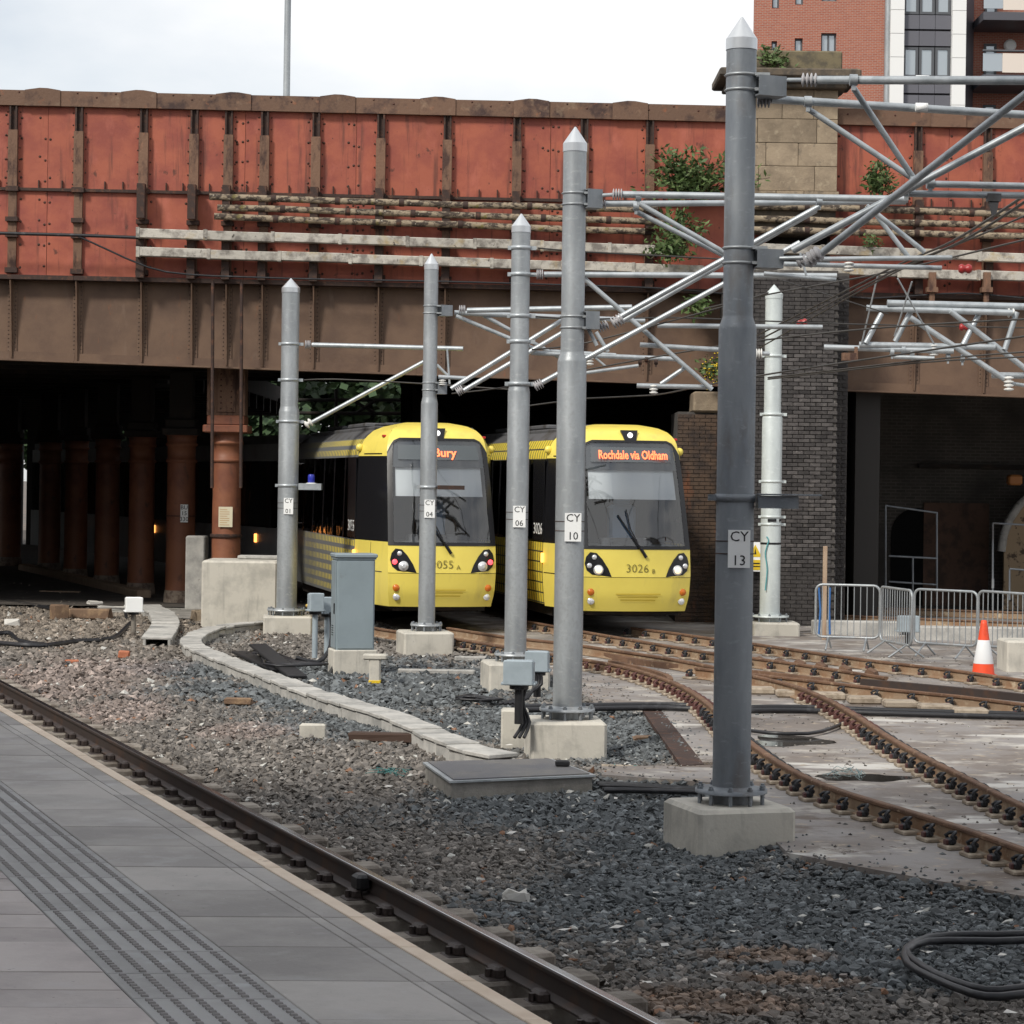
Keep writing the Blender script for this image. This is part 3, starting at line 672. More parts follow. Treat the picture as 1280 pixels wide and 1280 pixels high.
# plaster arch at the right edge
ap=thing('plastered_arch','arched recess of flaking beige plaster at the right edge of the bay','arch',(W(1285,680,55.5).x,55.5,0))
cx_=W(1352,700,55.5).x-.0; pts=[]
for k in range(15):
    a=math.pi*k/14; pts.append((1.75*math.cos(a),1.15+1.75*math.sin(a)*.95))
m=MB(); m.prism([(1.75,-.3)]+pts+[(-1.75,-.3)],(cx_,55.72,0),(1,0,0),(0,0,1),(0,1,0),.1); m.build('plaster_panel',plaster,ap)
m=MB()
prev=None
for k in range(15):
    a=math.pi*k/14; q=Vector((cx_+1.82*math.cos(a),55.7,1.15+1.82*.95*math.sin(a)))
    if prev is not None: m.tube(prev,q,.10,6)
    prev=q
m.build('arch_ring',conc2,ap)
m=MB(); q=W(1268,600,55.2); m.bbox(q,(.32,.3,.24),.04); single(m,'bulkhead_lamp',M('rusty_orange_box',(.42,.17,.05),.5),'orange-brown box lamp on the bay wall above the plaster arch','lamp')
# ================================================================== OBJECTS: pipes and troughs on the bridge
pipe_lab=['topmost crusty grey-brown pipe along the red bridge plates','middle crusty pipe of the three along the bridge plates','lowest crusty pipe of the three, just above the pale troughs']
for k,(a,b,cpx,dpx) in enumerate((((262,246),(822,263),(940,257),(1420,272)),((272,259),(842,278),(940,273),(1420,287)),((268,271),(806,289),(940,287),(1420,299)))):
    t=thing('service_pipe',pipe_lab[k],'pipe',W(a[0],a[1],48.62),0,'service pipes along the bridge')
    for (p,q) in ((a,b),(cpx,dpx)):
        P0=W(*p,48.62); P1=W(*q,48.62); n=7; m=MB()
        pts=[P0.lerp(P1,i/n)+Vector((0,0,random.uniform(-.012,.012))) for i in range(n+1)]
        m.path(pts,.068,9); m.build('pipe_run',pipem,t)
        for i in range(1,n):
            m=MB(); d=(P1-P0).normalized(); m.tube(pts[i]-d*.05,pts[i]+d*.05,.082,9); m.build('pipe_collar',darkrust,t)
tro_lab=['upper pale peeling cable trough along the bridge','lower yellowish peeling cable trough along the bridge']
for k,(a,b,cpx,dpx) in enumerate((((173,291),(846,313),(930,309),(1420,328)),((173,315),(880,338),(925,334),(1420,351)))):
    t=thing('cable_trough',tro_lab[k],'trough',W(a[0],a[1],48.5),0,'cable troughs along the bridge')
    for (p,q) in ((a,b),(cpx,dpx)):
        P0=W(*p,48.5); P1=W(*q,48.5); n=max(3,int((P1-P0).length/1.35))
        for i in range(n):
            u=P0.lerp(P1,i/n); w=P0.lerp(P1,(i+1)/n); d=(w-u); c=(u+w)/2; c.z+=random.uniform(-.012,.012)
            m=MB(); m.bbox(c,(d.length-.012,.2,.185),.012,ry=-math.atan2(d.z,d.x)); m.build('trough_length',trom,t)
            m=MB(); m.box((u.x,u.y,u.z),(.07,.225,.21)); m.build('trough_strap',trom,t)
# hangers behind the pipes
for x in xs[6:]+xr[1:3]:
    m=MB(); zt=W(300,246,48.6).z+.15; zb2=Zled(x)-.05
    for z_,h in ((Zmid(x)-.12,.7),(Zled(x)+.55,.9)): m.box((x,48.72,z_-.1),(.16,.22,h))
    single(m,'pipe_hanger',darkrust,'dark rusty hanger carrying the pipes on a bridge stiffener','hanger','pipe hangers on the bridge')
def sag(px,D,n=8,dip=0.0):
    pts=[W(a,b,D) for a,b in px]; return smoothpath(pts,.5)
for px,r,lab in (([(-60,290),(20,292),(95,294),(173,297)],.035,'thick black cable clipped level across the red bridge plates'),([(95,294),(130,310),(185,334),(235,343),(330,347),(400,349),(560,352),(700,356),(820,360),(905,367)],.02,'thin black cable sagging below the troughs along the bridge'),([(1045,368),(1090,373),(1180,367),(1230,368),(1330,378)],.018,'thin black cable drooping along the girder right of the stone pier')):
    m=MB(); m.path(sag(px,48.45),r,6); single(m,'black_cable',cablem,lab,'cable')
for i,px in enumerate((1165,1233)):
    m=MB(); q=W(px,350,48.4); m.box(q,(.14,.2,.30)); m.box(q+Vector((0,0,-.2)),(.22,.22,.1)); m.box(q+Vector((0,0,-.36)),(.10,.1,.3)); single(m,'girder_clamp',stifm,'brown clamp under the trough %s'%('nearest the stone pier' if i==0 else 'nearest the picture edge on the right'),'clamp','girder clamps')
# lamp post beyond the bridge
lp=thing('lamp_post','slim grey lamp post rising behind the bridge parapet','lamp post',(W(359,60,62).x,62,5.4))
m=MB(); m.lathe([(.11,0),(.10,2),(.075,13.5)],(0,0,0),14); m.local('post',galv,lp)
m=MB(); m.tube((0,0,13.4),(1.3,0,13.7),.05,8); m.local('bracket_arm',galv,lp)
m=MB(); m.bbox((1.6,0,13.7),(.7,.3,.14),.05); m.local('lantern',tgrey,lp)
# ================================================================== apartment building
AD=105.0
ab=thing('apartment_block','red brick and white-clad apartment block rising behind the bridge','building',(W(1100,100,AD).x,AD,0))
def ax(px): return W(px,80,AD).x
def az(py): return W(1080,py,AD).z
m=MB(); x0,x1=ax(942),ax(1108); zt=az(-160)
ws=[(964,973,-12,12),(993,1003,-14,7),(1026,1045,-22,2),(964,971,53,80),(993,1003,49,80),(1026,1045,42,80),(964,971,-80,-40),(993,1003,-80,-40),(1026,1045,-95,-55)]
zs=sorted(set([-0.0,zt]+[az(w[2]) for w in ws]+[az(w[3]) for w in ws])); xs2=sorted(set([x0,x1]+[ax(w[0]) for w in ws]+[ax(w[1]) for w in ws]))
for i in range(len(xs2)-1):
    for j in range(len(zs)-1):
        cx=(xs2[i]+xs2[i+1])/2; cz=(zs[j]+zs[j+1])/2
        if any(ax(w[0])<cx<ax(w[1]) and az(w[3])<cz<az(w[2]) for w in ws): continue
        m.box((cx,AD+.15,cz),(xs2[i+1]-xs2[i],.3,zs[j+1]-zs[j]))
m.prism([(x0,AD+.31),(x0+.3,AD+.31),(x0+2.2,AD+12),(x0+1.9,AD+12)],(0,0,0),(1,0,0),(0,1,0),(0,0,1),zt); m.box((x1-.15,AD+6,zt/2),(.3,11.4,zt))
m.build('brick_wall',flatbrick,ab)
m=MB(); m.box(((x0+x1)/2+.4,AD+3,zt/2),(x1-x0-1.6,.1,zt)); m.build('inner_wall',tgrey,ab)
def window(xa,xb,za,zb,y,mull=0,fr=.07):
    f=MB()
    f.box(((xa+xb)/2,y,za+fr/2),(xb-xa,.09,fr)); f.box(((xa+xb)/2,y,zb-fr/2),(xb-xa,.09,fr))
    for x in [xa+fr/2,xb-fr/2]+[xa+(xb-xa)*(k+1)/(mull+1) for k in range(mull)]: f.box((x,y,(za+zb)/2),(fr,.09,zb-za-2*fr))
    o=f.build('window',winf,ab); p=MB(); p.box(((xa+xb)/2,y+.02,(za+zb)/2),(xb-xa-fr,.02,zb-za-fr)); p.build('pane',glassb,o)
for w in ws: window(ax(w[0]),ax(w[1]),az(w[3]),az(w[2]),AD+.2,1 if w[1]-w[0]>12 else 0)
m=MB(); m.tube((ax(1112)-.1,AD-.1,0),(ax(1112)-.1,AD-.1,zt),.16,8); m.build('rainwater_pipe',galv,ab)
def wcol(pa,pb):
    xa,xb=ax(pa),ax(pb)
    for k in range(12):
        za=az(131)+ (k-3)*1.0*az(0)/az(0)*1.03
        m=MB(); m.box(((xa+xb)/2,AD-.15,za+.5),(xb-xa,.5,1.01)); m.build('white_panel',whitep,ab)
wcol(1111,1128); wcol(1188,1205)
xa,xb=ax(1128),ax(1188)
for (pa,pb) in ((131,180),(95,112),(93,95),(17,57)): pass
for (ya,yb) in ((160,141),(139,118),(116,97),(57,38),(36,18)):
    for k in range(3):
        m=MB(); u0=xa+(xb-xa)*k/3+.008; u1=xa+(xb-xa)*(k+1)/3-.008; m.box(((u0+u1)/2,AD,(az(ya)+az(yb))/2),(u1-u0,.2,az(yb)-az(ya)-.02)); m.build('grey_panel',greyc,ab)
for (ya,yb) in ((96,58),(17,-22),(180,160)):
    for k in range(3): window(xa+(xb-xa)*k/3+.02,xa+(xb-xa)*(k+1)/3-.02,az(ya),az(yb),AD,0,.11)
m=MB(); m.box(((xa+xb)/2,AD+.7,az(40)),(xb-xa+1.2,1.0,14)); m.build('bay_backing',greyc,ab)
xa,xb=ax(1205),ax(1228); m=MB()
m.prism([(0,0),(xb-xa,2.2),(xb-xa,2.3),(0,.1)],(xa,AD-.1,az(200)),(1,0,0),(0,1,0),(0,0,1),az(-40)-az(200)); m.build('dark_cladding',greyd,ab)
xa,xb=ax(1226),ax(1420)
m=MB(); m.box(((xa+xb)/2,AD+2.6,az(80)),(xb-xa,.3,14)); m.build('balcony_wall',flatbrick,ab)
for ya in (20,98,176):
    m=MB(); m.box(((xa+xb)/2,AD+1.0,az(ya)),(xb-xa,2.9,.35)); m.build('balcony_slab',greyd,ab)
    m=MB(); m.box(((xa+ax(1252))/2,AD-.3,(az(ya-10)+az(ya-32))/2),(ax(1251)-xa-.03,.05,.78)); m.build('balcony_side_screen',glassb,ab)
    m=MB(); m.box(((ax(1251)+xb)/2,AD-.35,(az(ya-8)+az(ya-32))/2),(xb-ax(1251),.06,.84)); m.build('balcony_screen',balc,ab)
    m=MB(); m.tube((xa,AD-.38,az(ya-35)),(xb,AD-.38,az(ya-35)),.05,6); m.build('handrail',winf,ab)
    window(ax(1243),ax(1259),az(ya-14),az(ya-58),AD+2.4,0,.1)
m=MB(); m.lathe([(.28,0),(.28,.1),(.2,.16)],(ax(1276),AD+2.4,az(42)),14,(0,-1,0)); m.build('wall_lamp',whitep,ab)
# ================================================================== MASTS
def mast(px,py,D,H,tag_txt,label,mat,cap,R1,R2,plinth,prz,ph,pw):
    p=W(px,py,D); t=thing('overhead_line_mast',label,'mast',(p.x,D,p.z),0,'steel masts of the overhead line')
    zt=.397*H+.397*0; tr=H*.60
    m=MB(); m.lathe([(R1,.03),(R1,H*.597),(R1*.97,H*.601),(R2*1.02,H*.612),(R2,H*.615),(R2,H*.958)],(0,0,0),28); m.local('shaft',mat,t)
    m=MB(); m.lathe([(R2*1.045,H*.957),(R2*1.045,H*.971)],(0,0,0),28); m.lathe([(R2*1.045,H*.9711),(.008,H)],(0,0,0),28); m.local('cap',cap,t)
    m=MB(); m.lathe([(R1*1.9,0),(R1*1.9,.03),(R1*1.1,.031),(R1*1.04,.05)],(0,0,0),28); m.lathe([(R1*1.15,-.085),(R1*1.15,-.0)],(0,0,0),24); m.local('base_flange',mat,t)
    for k in range(10):
        a=2*math.pi*k/10+.2; m=MB(); m.tube((R1*1.72*math.cos(a),R1*1.72*math.sin(a),-.09),(R1*1.72*math.cos(a),R1*1.72*math.sin(a),.065),.016,6); m.tube((R1*1.72*math.cos(a),R1*1.72*math.sin(a),.03),(R1*1.72*math.cos(a),R1*1.72*math.sin(a),.05),.024,6); m.local('bolt',galv_d,t)
    if plinth:
        m=MB(); m.bbox((plinth[0],plinth[1],-.085-ph/2),(pw,pw,ph),.03,rz=prz); m.local('plinth',plinth[2],t)
    if tag_txt:
        zs=tag_txt[2]
        m=MB(); m.box((tag_txt[3],-R1-.012,zs),(.175,.012,.30)); pl=m.local('number_plate',signw,t)
        text(tag_txt[0],.115,blackp,pl,(tag_txt[3],-R1-.0195,zs+.095),(math.pi/2,0,0))
        text(tag_txt[1],.115,blackp,pl,(tag_txt[3],-R1-.0195,zs-.095),(math.pi/2,0,0))
        m=MB()
        for dz in (-.045,.055):
            m.lathe([(R1+.004,zs+dz),(R1+.007,zs+dz+.004),(R1+.004,zs+dz+.008)],(0,0,0),24)
        m.local('sign_straps',darkrust,t,kind='stuff')
    return t
def clamp(t,z,r,mat=None,ext=.04,h=.055):
    m=MB(); m.lathe([(r+.002,z-h/2),(r+.008,z-h/2),(r+.008,z+h/2),(r+.002,z+h/2)],(0,0,0),24); m.box((r+ext,0,z),(.09,.03,h)); m.box((-r-ext*.5,0,z),(.06,.03,h)); m.local('clamp_band',mat or tubem,t)
HH=6.2
def flz(D,py,px): return W(px,py,D).z
cy13=mast(914,990,19.2,HH,('CY','13',1.95,.02),'nearest and tallest grey mast, plated CY 13, on a plinth by the ballast',galv_d,capsh,.152,.121,(-.02,-.02,conc),math.radians(17),.50,.82)
cy10=mast(709,888,25.5,HH,('CY','10',1.95,.03),'mast plated CY 10 on a pale plinth beside two cable boxes',galv,capsh,.155,.124,(-.02,-.03,conc),math.radians(5),.55,.80)
cy06=mast(644,819,33.7,HH,('CY','06',1.95,.03),'mast plated CY 06 standing between the two yellow trams',galv,capsh,.155,.132,(.0,-.03,conc),math.radians(9),.52,.86)
cy04=mast(533,782,40.0,HH,('CY','04',1.95,.03),'mast plated CY 04 in front of the left tram windscreen',galv,capsh,.14,.118,(-.02,-.05,conc),math.radians(12),.50,.84)
cy01=mast(358,763,44.8,HH,('CY','01',1.95,.03),'mast plated CY 01 beside the big concrete block',galv,capsh,.19,.165,(.03,-.08,conc),math.radians(6),.44,.90)
wm=mast(962,771,44.8,HH,None,'pale unplated mast against the black brick pier',galvw,galvw,.19,.16,(.08,-.06,conc),0.02,.42,.86)
# the mast cantilevers: every tube from end to end in space
def ctube(t,a,b,r=.033,name='tube',mat=None,n=8):
    m=MB(); m.tube(W(*a),W(*b),r,n); return m.build(name,mat or tubem,t)
def cins(t,c,d,L=.16,r=.06,n=4,mat=None):
    m=MB(); p=W(*c); q=W(*d); insulator(m,p,q-p,L,r,n); return m.build('insulator',mat or insm,t)
def cbox(t,c,w,d,h,rz=0,mat=None):
    m=MB(); p=W(*c); m.box(p,(w,.012,h),rz); 
    R=Matrix.Rotation(rz,3,'Z')
    m.box(p+R@Vector((0,d/2+.006,h/2-.006)),(w,d,.012),rz); m.box(p+R@Vector((0,d/2+.006,-h/2+.006)),(w,d,.012),rz)
    m.box(p+R@Vector((0,d+.012,0)),(w,.012,h),rz); return m.build('bracket_box',mat or galv_d,t)
def csleeve(t,a,r,mat=None,L=.06):
    m=MB(); p=W(*a); m.tube(p-Vector((L/2,0,0)),p+Vector((L/2,0,0)),r,8); m.box(p+Vector((0,0,-r)),(.03,.03,r*1.6)); return m.build('tube_clip',mat or tubem,t)
def ubolt(t,z,r,mat=None):
    m=MB()
    for dz in(-.06,.06):
        m.lathe([(r+.002,z+dz-.012),(r+.016,z+dz),(r+.002,z+dz+.012)],(0,0,0),24); m.box((r*.9+.05,0,z+dz),(.12,.2,.024))
    m.local('u_bolts',mat or galv,t)
d=19.2
zc=lambda px,py,D,t:W(px,py,D).z-t.location.z
for py in (104,320): ubolt(cy13,zc(927,py,d,cy13),.122)
cbox(cy13,(966,107,d-.10),.24,.16,.16,.35); cbox(cy13,(963,323,d-.10),.22,.16,.15,.25)
cins(cy13,(1012,100,d-.3),(1060,100.5,d-.33),.13,.055); cins(cy13,(955,127,d+.1),(1000,128,d+.1),.11,.05)
ctube(cy13,(985,100,d-.1),(1022,100,d-.3),.018)
ctube(cy13,(1018,100,d-.3),(1420,101,d-2.2),.034,'boom_tube'); ctube(cy13,(963,124,d+.1),(1420,152,d+1.6),.034,'boom_tube')
ctube(cy13,(1067,110,d-.5),(1142,223,d-.2),.024,'strut_tube'); ctube(cy13,(1010,136,d+.25),(1139,222,d+.2),.024,'strut_tube')
ctube(cy13,(991,313,d),(1330,133,d-.8),.03,'strut_tube'); ctube(cy13,(1024,319,d-.2),(1330,80,d-1.8),.03,'strut_tube')
cins(cy13,(1017,321,d-.2),(1040,304,d-.3),.15,.062); cins(cy13,(1005,325,d+.05),(1020,318,d+.05),.12,.05)
ctube(cy13,(975,323,d-.1),(1015,322,d-.2),.018)
ctube(cy13,(1163,230,d-.3),(1420,236,d-.3),.027); ctube(cy13,(1136,242,d-.3),(1420,247,d-.3),.027)
for q in ((1067,100,d-.6),(1010,127,d+.2),(1142,226,d-.2),(1133,238,d-.2),(1163,229,d-.3)): csleeve(cy13,q,.045)
m=MB(); q=W(1242,247,d-.3); m.box(q,(.11,.06,.06)); m.prism([(-.04,0),(.04,0),(.02,-.10),(-.01,-.11)],q+Vector((0,-.02,-.03)),(1,0,0),(0,0,1),(0,1,0),.04); m.build('cable_clip',tgrey,cy13)
for x_,D_ in ((1153,d-.9),(1152,d+.6)): 
    m=MB(); p=W(x_,100 if D_<d else 134,D_); m.lathe([(.0355,-.05),(.0358,-.05),(.0358,.05),(.0355,.05)],p,10,(1,0,0)); m.build('tape_band',signw,cy13)
z_=zc(905,622,d,cy13); m=MB(); m.lathe([(.153,z_-.03),(.163,z_-.03),(.163,z_+.03),(.153,z_+.03)],(0,0,0),24); m.box((-.18,-.02,z_),(.08,.05,.05)); m.box((.33,-.03,z_-.03),(.32,.22,.10)); m.box((.42,-.05,z_+.03),(.5,.26,.012)); m.local('equipment_bracket',galv_d,cy13)
# CY10
d=25.5
for py in (249,403): ubolt(cy10,zc(716,py,d,cy10),.125)
cbox(cy10,(744,248,d-.1),.17,.15,.2,.4); cbox(cy10,(741,400,d-.1),.15,.15,.19,.3)
cins(cy10,(772,243,d-.2),(800,243.5,d-.2),.11,.06); cins(cy10,(752,256,d+.1),(775,255,d+.1),.10,.05)
ctube(cy10,(754,244,d-.1),(772,243,d-.2),.02)
ctube(cy10,(778,243,d-.2),(1135,249,d-.5),.036,'boom_tube'); ctube(cy10,(757,255,d+.1),(1132,252,d+.5),.032,'boom_tube')
ctube(cy10,(800,255,d-.2),(930,330,d-.2),.027,'strut_tube'); ctube(cy10,(796,265,d+.2),(930,332,d+.2),.026,'strut_tube')
ctube(cy10,(772,398,d-.2),(1024,258,d-.4),.03,'strut_tube'); ctube(cy10,(775,403,d+.15),(1020,263,d+.3),.028,'strut_tube')
cins(cy10,(772,401,d-.2),(800,385,d-.2),.13,.065); cins(cy10,(754,408,d+.1),(768,402,d+.1),.12,.055)
for q in ((798,246,d-.2),(795,258,d+.1),(1024,252,d-.4)): csleeve(cy10,q,.047)
ctube(cy10,(1083,257,d-.2),(1156,315,d-.2),.026,'strut_tube'); ctube(cy10,(1090,262,d+.2),(1136,322,d+.2),.026,'strut_tube')
ctube(cy10,(1026,324,d-.2),(1190,322,d-.2),.026); ctube(cy10,(980,330,d),(1177,335,d),.026); ctube(cy10,(955,342,d),(1045,350,d),.024)
cins(cy10,(1061,334,d),(1061,350,d),.11,.055,3,insw); 
ctube(cy10,(735,410,d),(746,432,d),.02,'strut_tube')
ctube(cy10,(1000,316,d-.3),(1008,345,d-.3),.012)
# CY06
d=33.7
for py in (310,343,395,427,480): clamp(cy06,zc(648,py,d,cy06),.133 if py<470 else .15)
cins(cy06,(675,343,d-.1),(690,343,d-.1),.10,.07); ctube(cy06,(660,343,d),(673,343,d-.1),.015)
ctube(cy06,(680,343,d-.1),(1046,345,d-.4),.04,'boom_tube'); ctube(cy06,(730,348,d-.1),(890,487,d-.1),.034,'strut_tube')
ctube(cy06,(678,478,d-.1),(1000,303,d-.4),.036,'strut_tube'); cins(cy06,(673,481,d-.1),(690,472,d-.1),.13,.07)
ctube(cy06,(822,407,d),(1028,409,d),.034); ctube(cy06,(800,431,d),(945,440,d),.034); ctube(cy06,(796,482,d),(890,484,d),.034)
ctube(cy06,(826,480,d),(857,459,d),.03,'strut_tube'); cins(cy06,(817,487,d),(817,500,d),.14,.06,3,insw)
ctube(cy06,(945,442,d),(962,442,d),.03); cins(cy06,(949,442,d),(960,442,d),.1,.07,3,insw)
ctube(cy06,(745,415,d),(760,440,d),.028,'strut_tube')
# CY04
d=40.0
for py in (387,483): ubolt(cy04,zc(538,py,d,cy04),.119)
cbox(cy04,(559,388,d-.1),.2,.2,.18,.5); cbox(cy04,(553,485,d-.1),.16,.16,.2,.4)
cins(cy04,(578,387,d-.1),(590,387,d-.1),.11,.075)
ctube(cy04,(584,388,d-.1),(790,384,d-.5),.044,'boom_tube'); ctube(cy04,(568,391,d+.1),(806,401,d+.5),.044,'boom_tube')
ctube(cy04,(570,395,d),(671,437,d),.034,'strut_tube'); ctube(cy04,(604,394,d+.2),(700,447,d+.2),.034,'strut_tube')
ctube(cy04,(564,486,d-.1),(718,391,d-.1),.04,'strut_tube'); ctube(cy04,(580,488,d-.1),(742,393,d-.1),.04,'strut_tube')
cins(cy04,(575,488,d-.1),(585,482,d-.1),.13,.08); cins(cy04,(553,478,d-.15),(553,465,d-.15),.1,.06,3,insw)
ctube(cy04,(664,441,d),(846,449,d),.04); ctube(cy04,(688,439,d),(770,444,d),.034); ctube(cy04,(733,466,d),(798,457,d),.03)
cins(cy04,(737,452,d),(737,462,d),.14,.07,3,insw); ctube(cy04,(744,447,d),(757,458,d),.02)
ctube(cy04,(548,471,d),(585,473,d),.034)
for q in ((820,452,d),(800,452,d),(808,449,d)): csleeve(cy04,q,.05,darkrust)
z_=zc(533,609,d,cy04); clamp(cy04,z_,.141); m=MB(); m.box((.38,-.05,z_),(.45,.12,.07)); m.local('equipment_bracket',darkrust,cy04)
# CY01
d=44.8
for py in (430,475,527,607): clamp(cy01,zc(363,py,d,cy01),.166 if py<500 else .192)
cins(cy01,(385,431,d),(400,431,d),.11,.085); ctube(cy01,(390,431,d),(579,436,d-.4),.045,'boom_tube')
ctube(cy01,(390,528,d),(545,444,d-.3),.04,'strut_tube'); cins(cy01,(386,529,d),(392,525,d),.16,.08,2,insw)
ctube(cy01,(559,437,d-.4),(562,480,d-.4),.02); ctube(cy01,(546,456,d-.4),(562,472,d-.4),.03)
m=MB(); q=W(388,609,d-.1); m.box(q,(.42,.3,.10)); m.box(q+Vector((0,0,.06)),(.42,.3,.02)); m.build('equipment_bracket',tubem,cy01)
lb=thing('beacon_lamp','small blue beacon lamp on a bracket of mast CY 01','lamp',W(389,606,d-.1)); lb.scale=(.75,.75,.75)
m=MB(); m.lathe([(.13,.0),(.13,.04),(.08,.05)],(0,0,0),16); m.local('base',signw,lb)
m=MB(); m.lathe([(.075,.05),(.085,.06),(.085,.22),(.06,.26)],(0,0,0),16); m.local('lens',bluel,lb)
m=MB(); p=W(386,757,d-.3); m.lathe([(.02,-.06),(.05,0),(.05,.06),(.02,.07)],p,10,(1,0,0)); m.tube(p,p+Vector((0,0,-.12)),.03,6); m.build('brass_fitting',M('brass',(.6,.42,.12),.35,.8),cy01)
# white mast
d=44.8
for py in (445,518): clamp(wm,zc(965,py,d,wm),.162 if py<500 else .185,galvw)
z_=zc(963,622,d,wm); 
for zz in (z_+.30,z_-.36,z_-.5): clamp(wm,zz-.0,.188,galvw,h=.05)
m=MB(); m.box((.0,-.19,z_-.42),(.16,.02,.05)); m.box((.15,-.12,z_-.42),(.05,.02,.05)); m.local('black_slot',blackp,wm)
m=MB(); m.lathe([(.192,1.35),(.197,1.37),(.192,1.39)],(0,0,0),20); m.local('black_tie',blackp,wm)
m=MB(); pts=[Vector((-.10,-.19,1.5)),Vector((-.06,-.2,1.42)),Vector((-.12,-.19,1.2)),Vector((-.08,-.2,.9)),Vector((-.11,-.2,.5))]; m.path(smoothpath(pts,.08),.012,5); m.local('teal_cord',M('teal_cord',(.1,.35,.38),.6),wm)
sg=thing('warning_sign','white and yellow warning plate on the pier behind mast CY 13','sign',W(944,696,47.4))
m=MB(); m.box((0,0,0),(.34,.012,.58)); m.local('plate',signw,sg)
m=MB(); m.prism([(-.13,0),(.13,0),(0,.24)],(0,-.009,0.0),(1,0,0),(0,0,1),(0,-1,0),.003); m.box((0,-.01,-.16),(.28,.004,.2)); m.local('yellow_panels',yelsign,sg)
m=MB(); m.prism([(-.02,.05),(.02,.05),(.0,.17)],(0,-.013,0),(1,0,0),(0,0,1),(0,-1,0),.003); m.box((0,-.014,-.13),(.18,.003,.025)); m.box((0,-.014,-.19),(.2,.003,.02)); m.local('black_print',blackp,sg)
# registration frame hung over the right-hand tracks
fr=thing('registration_frame','white tubular overhead-line frame hanging in front of the right-hand bay','frame',W(1180,410,38))
d=38
for a,b,r in (((1109,379),(1420,387),.055),((1083,385),(1266,391),.05),((1102,392),(1082,429),.045),((1139,388),(1119,427),.045),((1224,392),(1204,431),.045),((1271,390),(1256,437),.045),((1138,397),(1256,474),.045),((1188,389),(1330,498),.045),((1074,431),(1244,434),.05),((1030,434),(1192,439),.045),((1117,446),(1168,448),.035),((1240,469),(1420,472),.05),((1256,478),(1330,489),.03)):
    ctube(fr,(a[0],a[1],d+random.uniform(-.15,.15)),(b[0],b[1],d+random.uniform(-.15,.15)),r)
cins(fr,(1167,438,d),(1167,450,d),.19,.08,4,insw); cins(fr,(1261,480,d-.1),(1261,490,d-.1),.24,.08,4,insw); cins(fr,(1264,391,d),(1280,391,d),.14,.075,2,insw)
for q in ((1115,440,d),(1129,437,d),(1140,442,d),(1185,446,d),(1203,448,d)): csleeve(fr,q,.06)
m=MB(); q=W(1062,446,d); m.box(q,(.24,.15,.12)); m.box(q+Vector((.1,0,.1)),(.05,.05,.12)); m.build('pulley_block',stifm,fr)
# ---- wires
def wire(px,r,lab,name='overhead_wire',mat=None,grp='overhead wires',cat='wire'):
    pts=smoothpath([W(*q) for q in px],.6); m=MB(); m.path(pts,r,5); return single(m,name,mat or wirem,lab,cat,grp)
wire([(935,425,38),(1110,337,30),(1200,296,24),(1420,150,14)],.014,'upper of the paired wires rising to the right past mast CY 13')
wire([(935,432,38),(1112,341,30),(1210,297,24),(1420,158,14)],.014,'lower of the paired wires rising to the right past mast CY 13')
wire([(880,386,38),(960,368,36),(1110,340,33),(1280,300,28),(1420,268,25)],.013,'wire rising gently right, passing behind the top of the pale mast')
wire([(940,440,40),(1112,344,32),(1280,270,24),(1420,200,19)],.012,'slack wire crossing just below the paired wires')
wire([(960,472,42),(1147,451,38),(1280,440,36),(1420,430,34)],.014,'contact wire running right under the white frame, upper one')
wire([(960,474,42),(1147,453.5,38),(1280,446,36),(1420,438,34)],.014,'contact wire running right under the white frame, lower one')
wire([(640,510,42),(735,498,41),(817,494,40),(890,480,37),(1010,460,34),(1420,400,28)],.014,'contact wire leading out above the roof of the right tram')
wire([(380,475,44),(420,474,44),(520,479,43),(640,487,42)],.013,'stay wire from mast CY 01 towards the left tram roof')
wire([(565,492,42),(640,483,41),(735,462,39),(905,432,35),(1110,409,32),(1420,392,29)],.013,'catenary wire passing behind masts CY 06 and CY 10')
wire([(672,310,33.8),(735,315,34),(905,324,35),(1000,332,36)],.012,'stay wire leaving the top clamp of mast CY 06')
wire([(660,395,33.8),(735,399,34),(840,397,35),(1030,404,37),(1190,408,39),(1420,412,40)],.012,'stay wire with red insulators, from mast CY 06 to the right')
wire([(665,437,33.8),(735,428,34),(905,383,33),(960,366,32)],.012,'thin wire climbing right from the fourth clamp of mast CY 06')
wire([(976,350,34),(1110,392,37.9)],.01,'short dropper wire beside the pale mast top')
for i,(a,b) in enumerate((((1097,345),(1077,430)),((1122,348),(1172,438)),((1140,352),(1118,420)))):
    wire([(a[0],a[1],37.5),(b[0],b[1],38)],.014,['steep dropper wire at the left end of the white frame','long dropper wire slanting across the white frame','short dropper wire in the middle of the white frame'][i],'dropper_wire',galv)
for i,(a,D) in enumerate((((1207,336),30),((1003,403),37),((1206,409),39))):
    m=MB(); q=W(a[0],a[1],D); insulator(m,q,(1,0,.02),.17,.06,2,.7); single(m,'wire_insulator',insr,['red insulator on the wire in front of the upper trough','red insulator on the wire beside the pale mast','red insulator on the wire behind the white frame'][i],'insulator','red wire insulators')
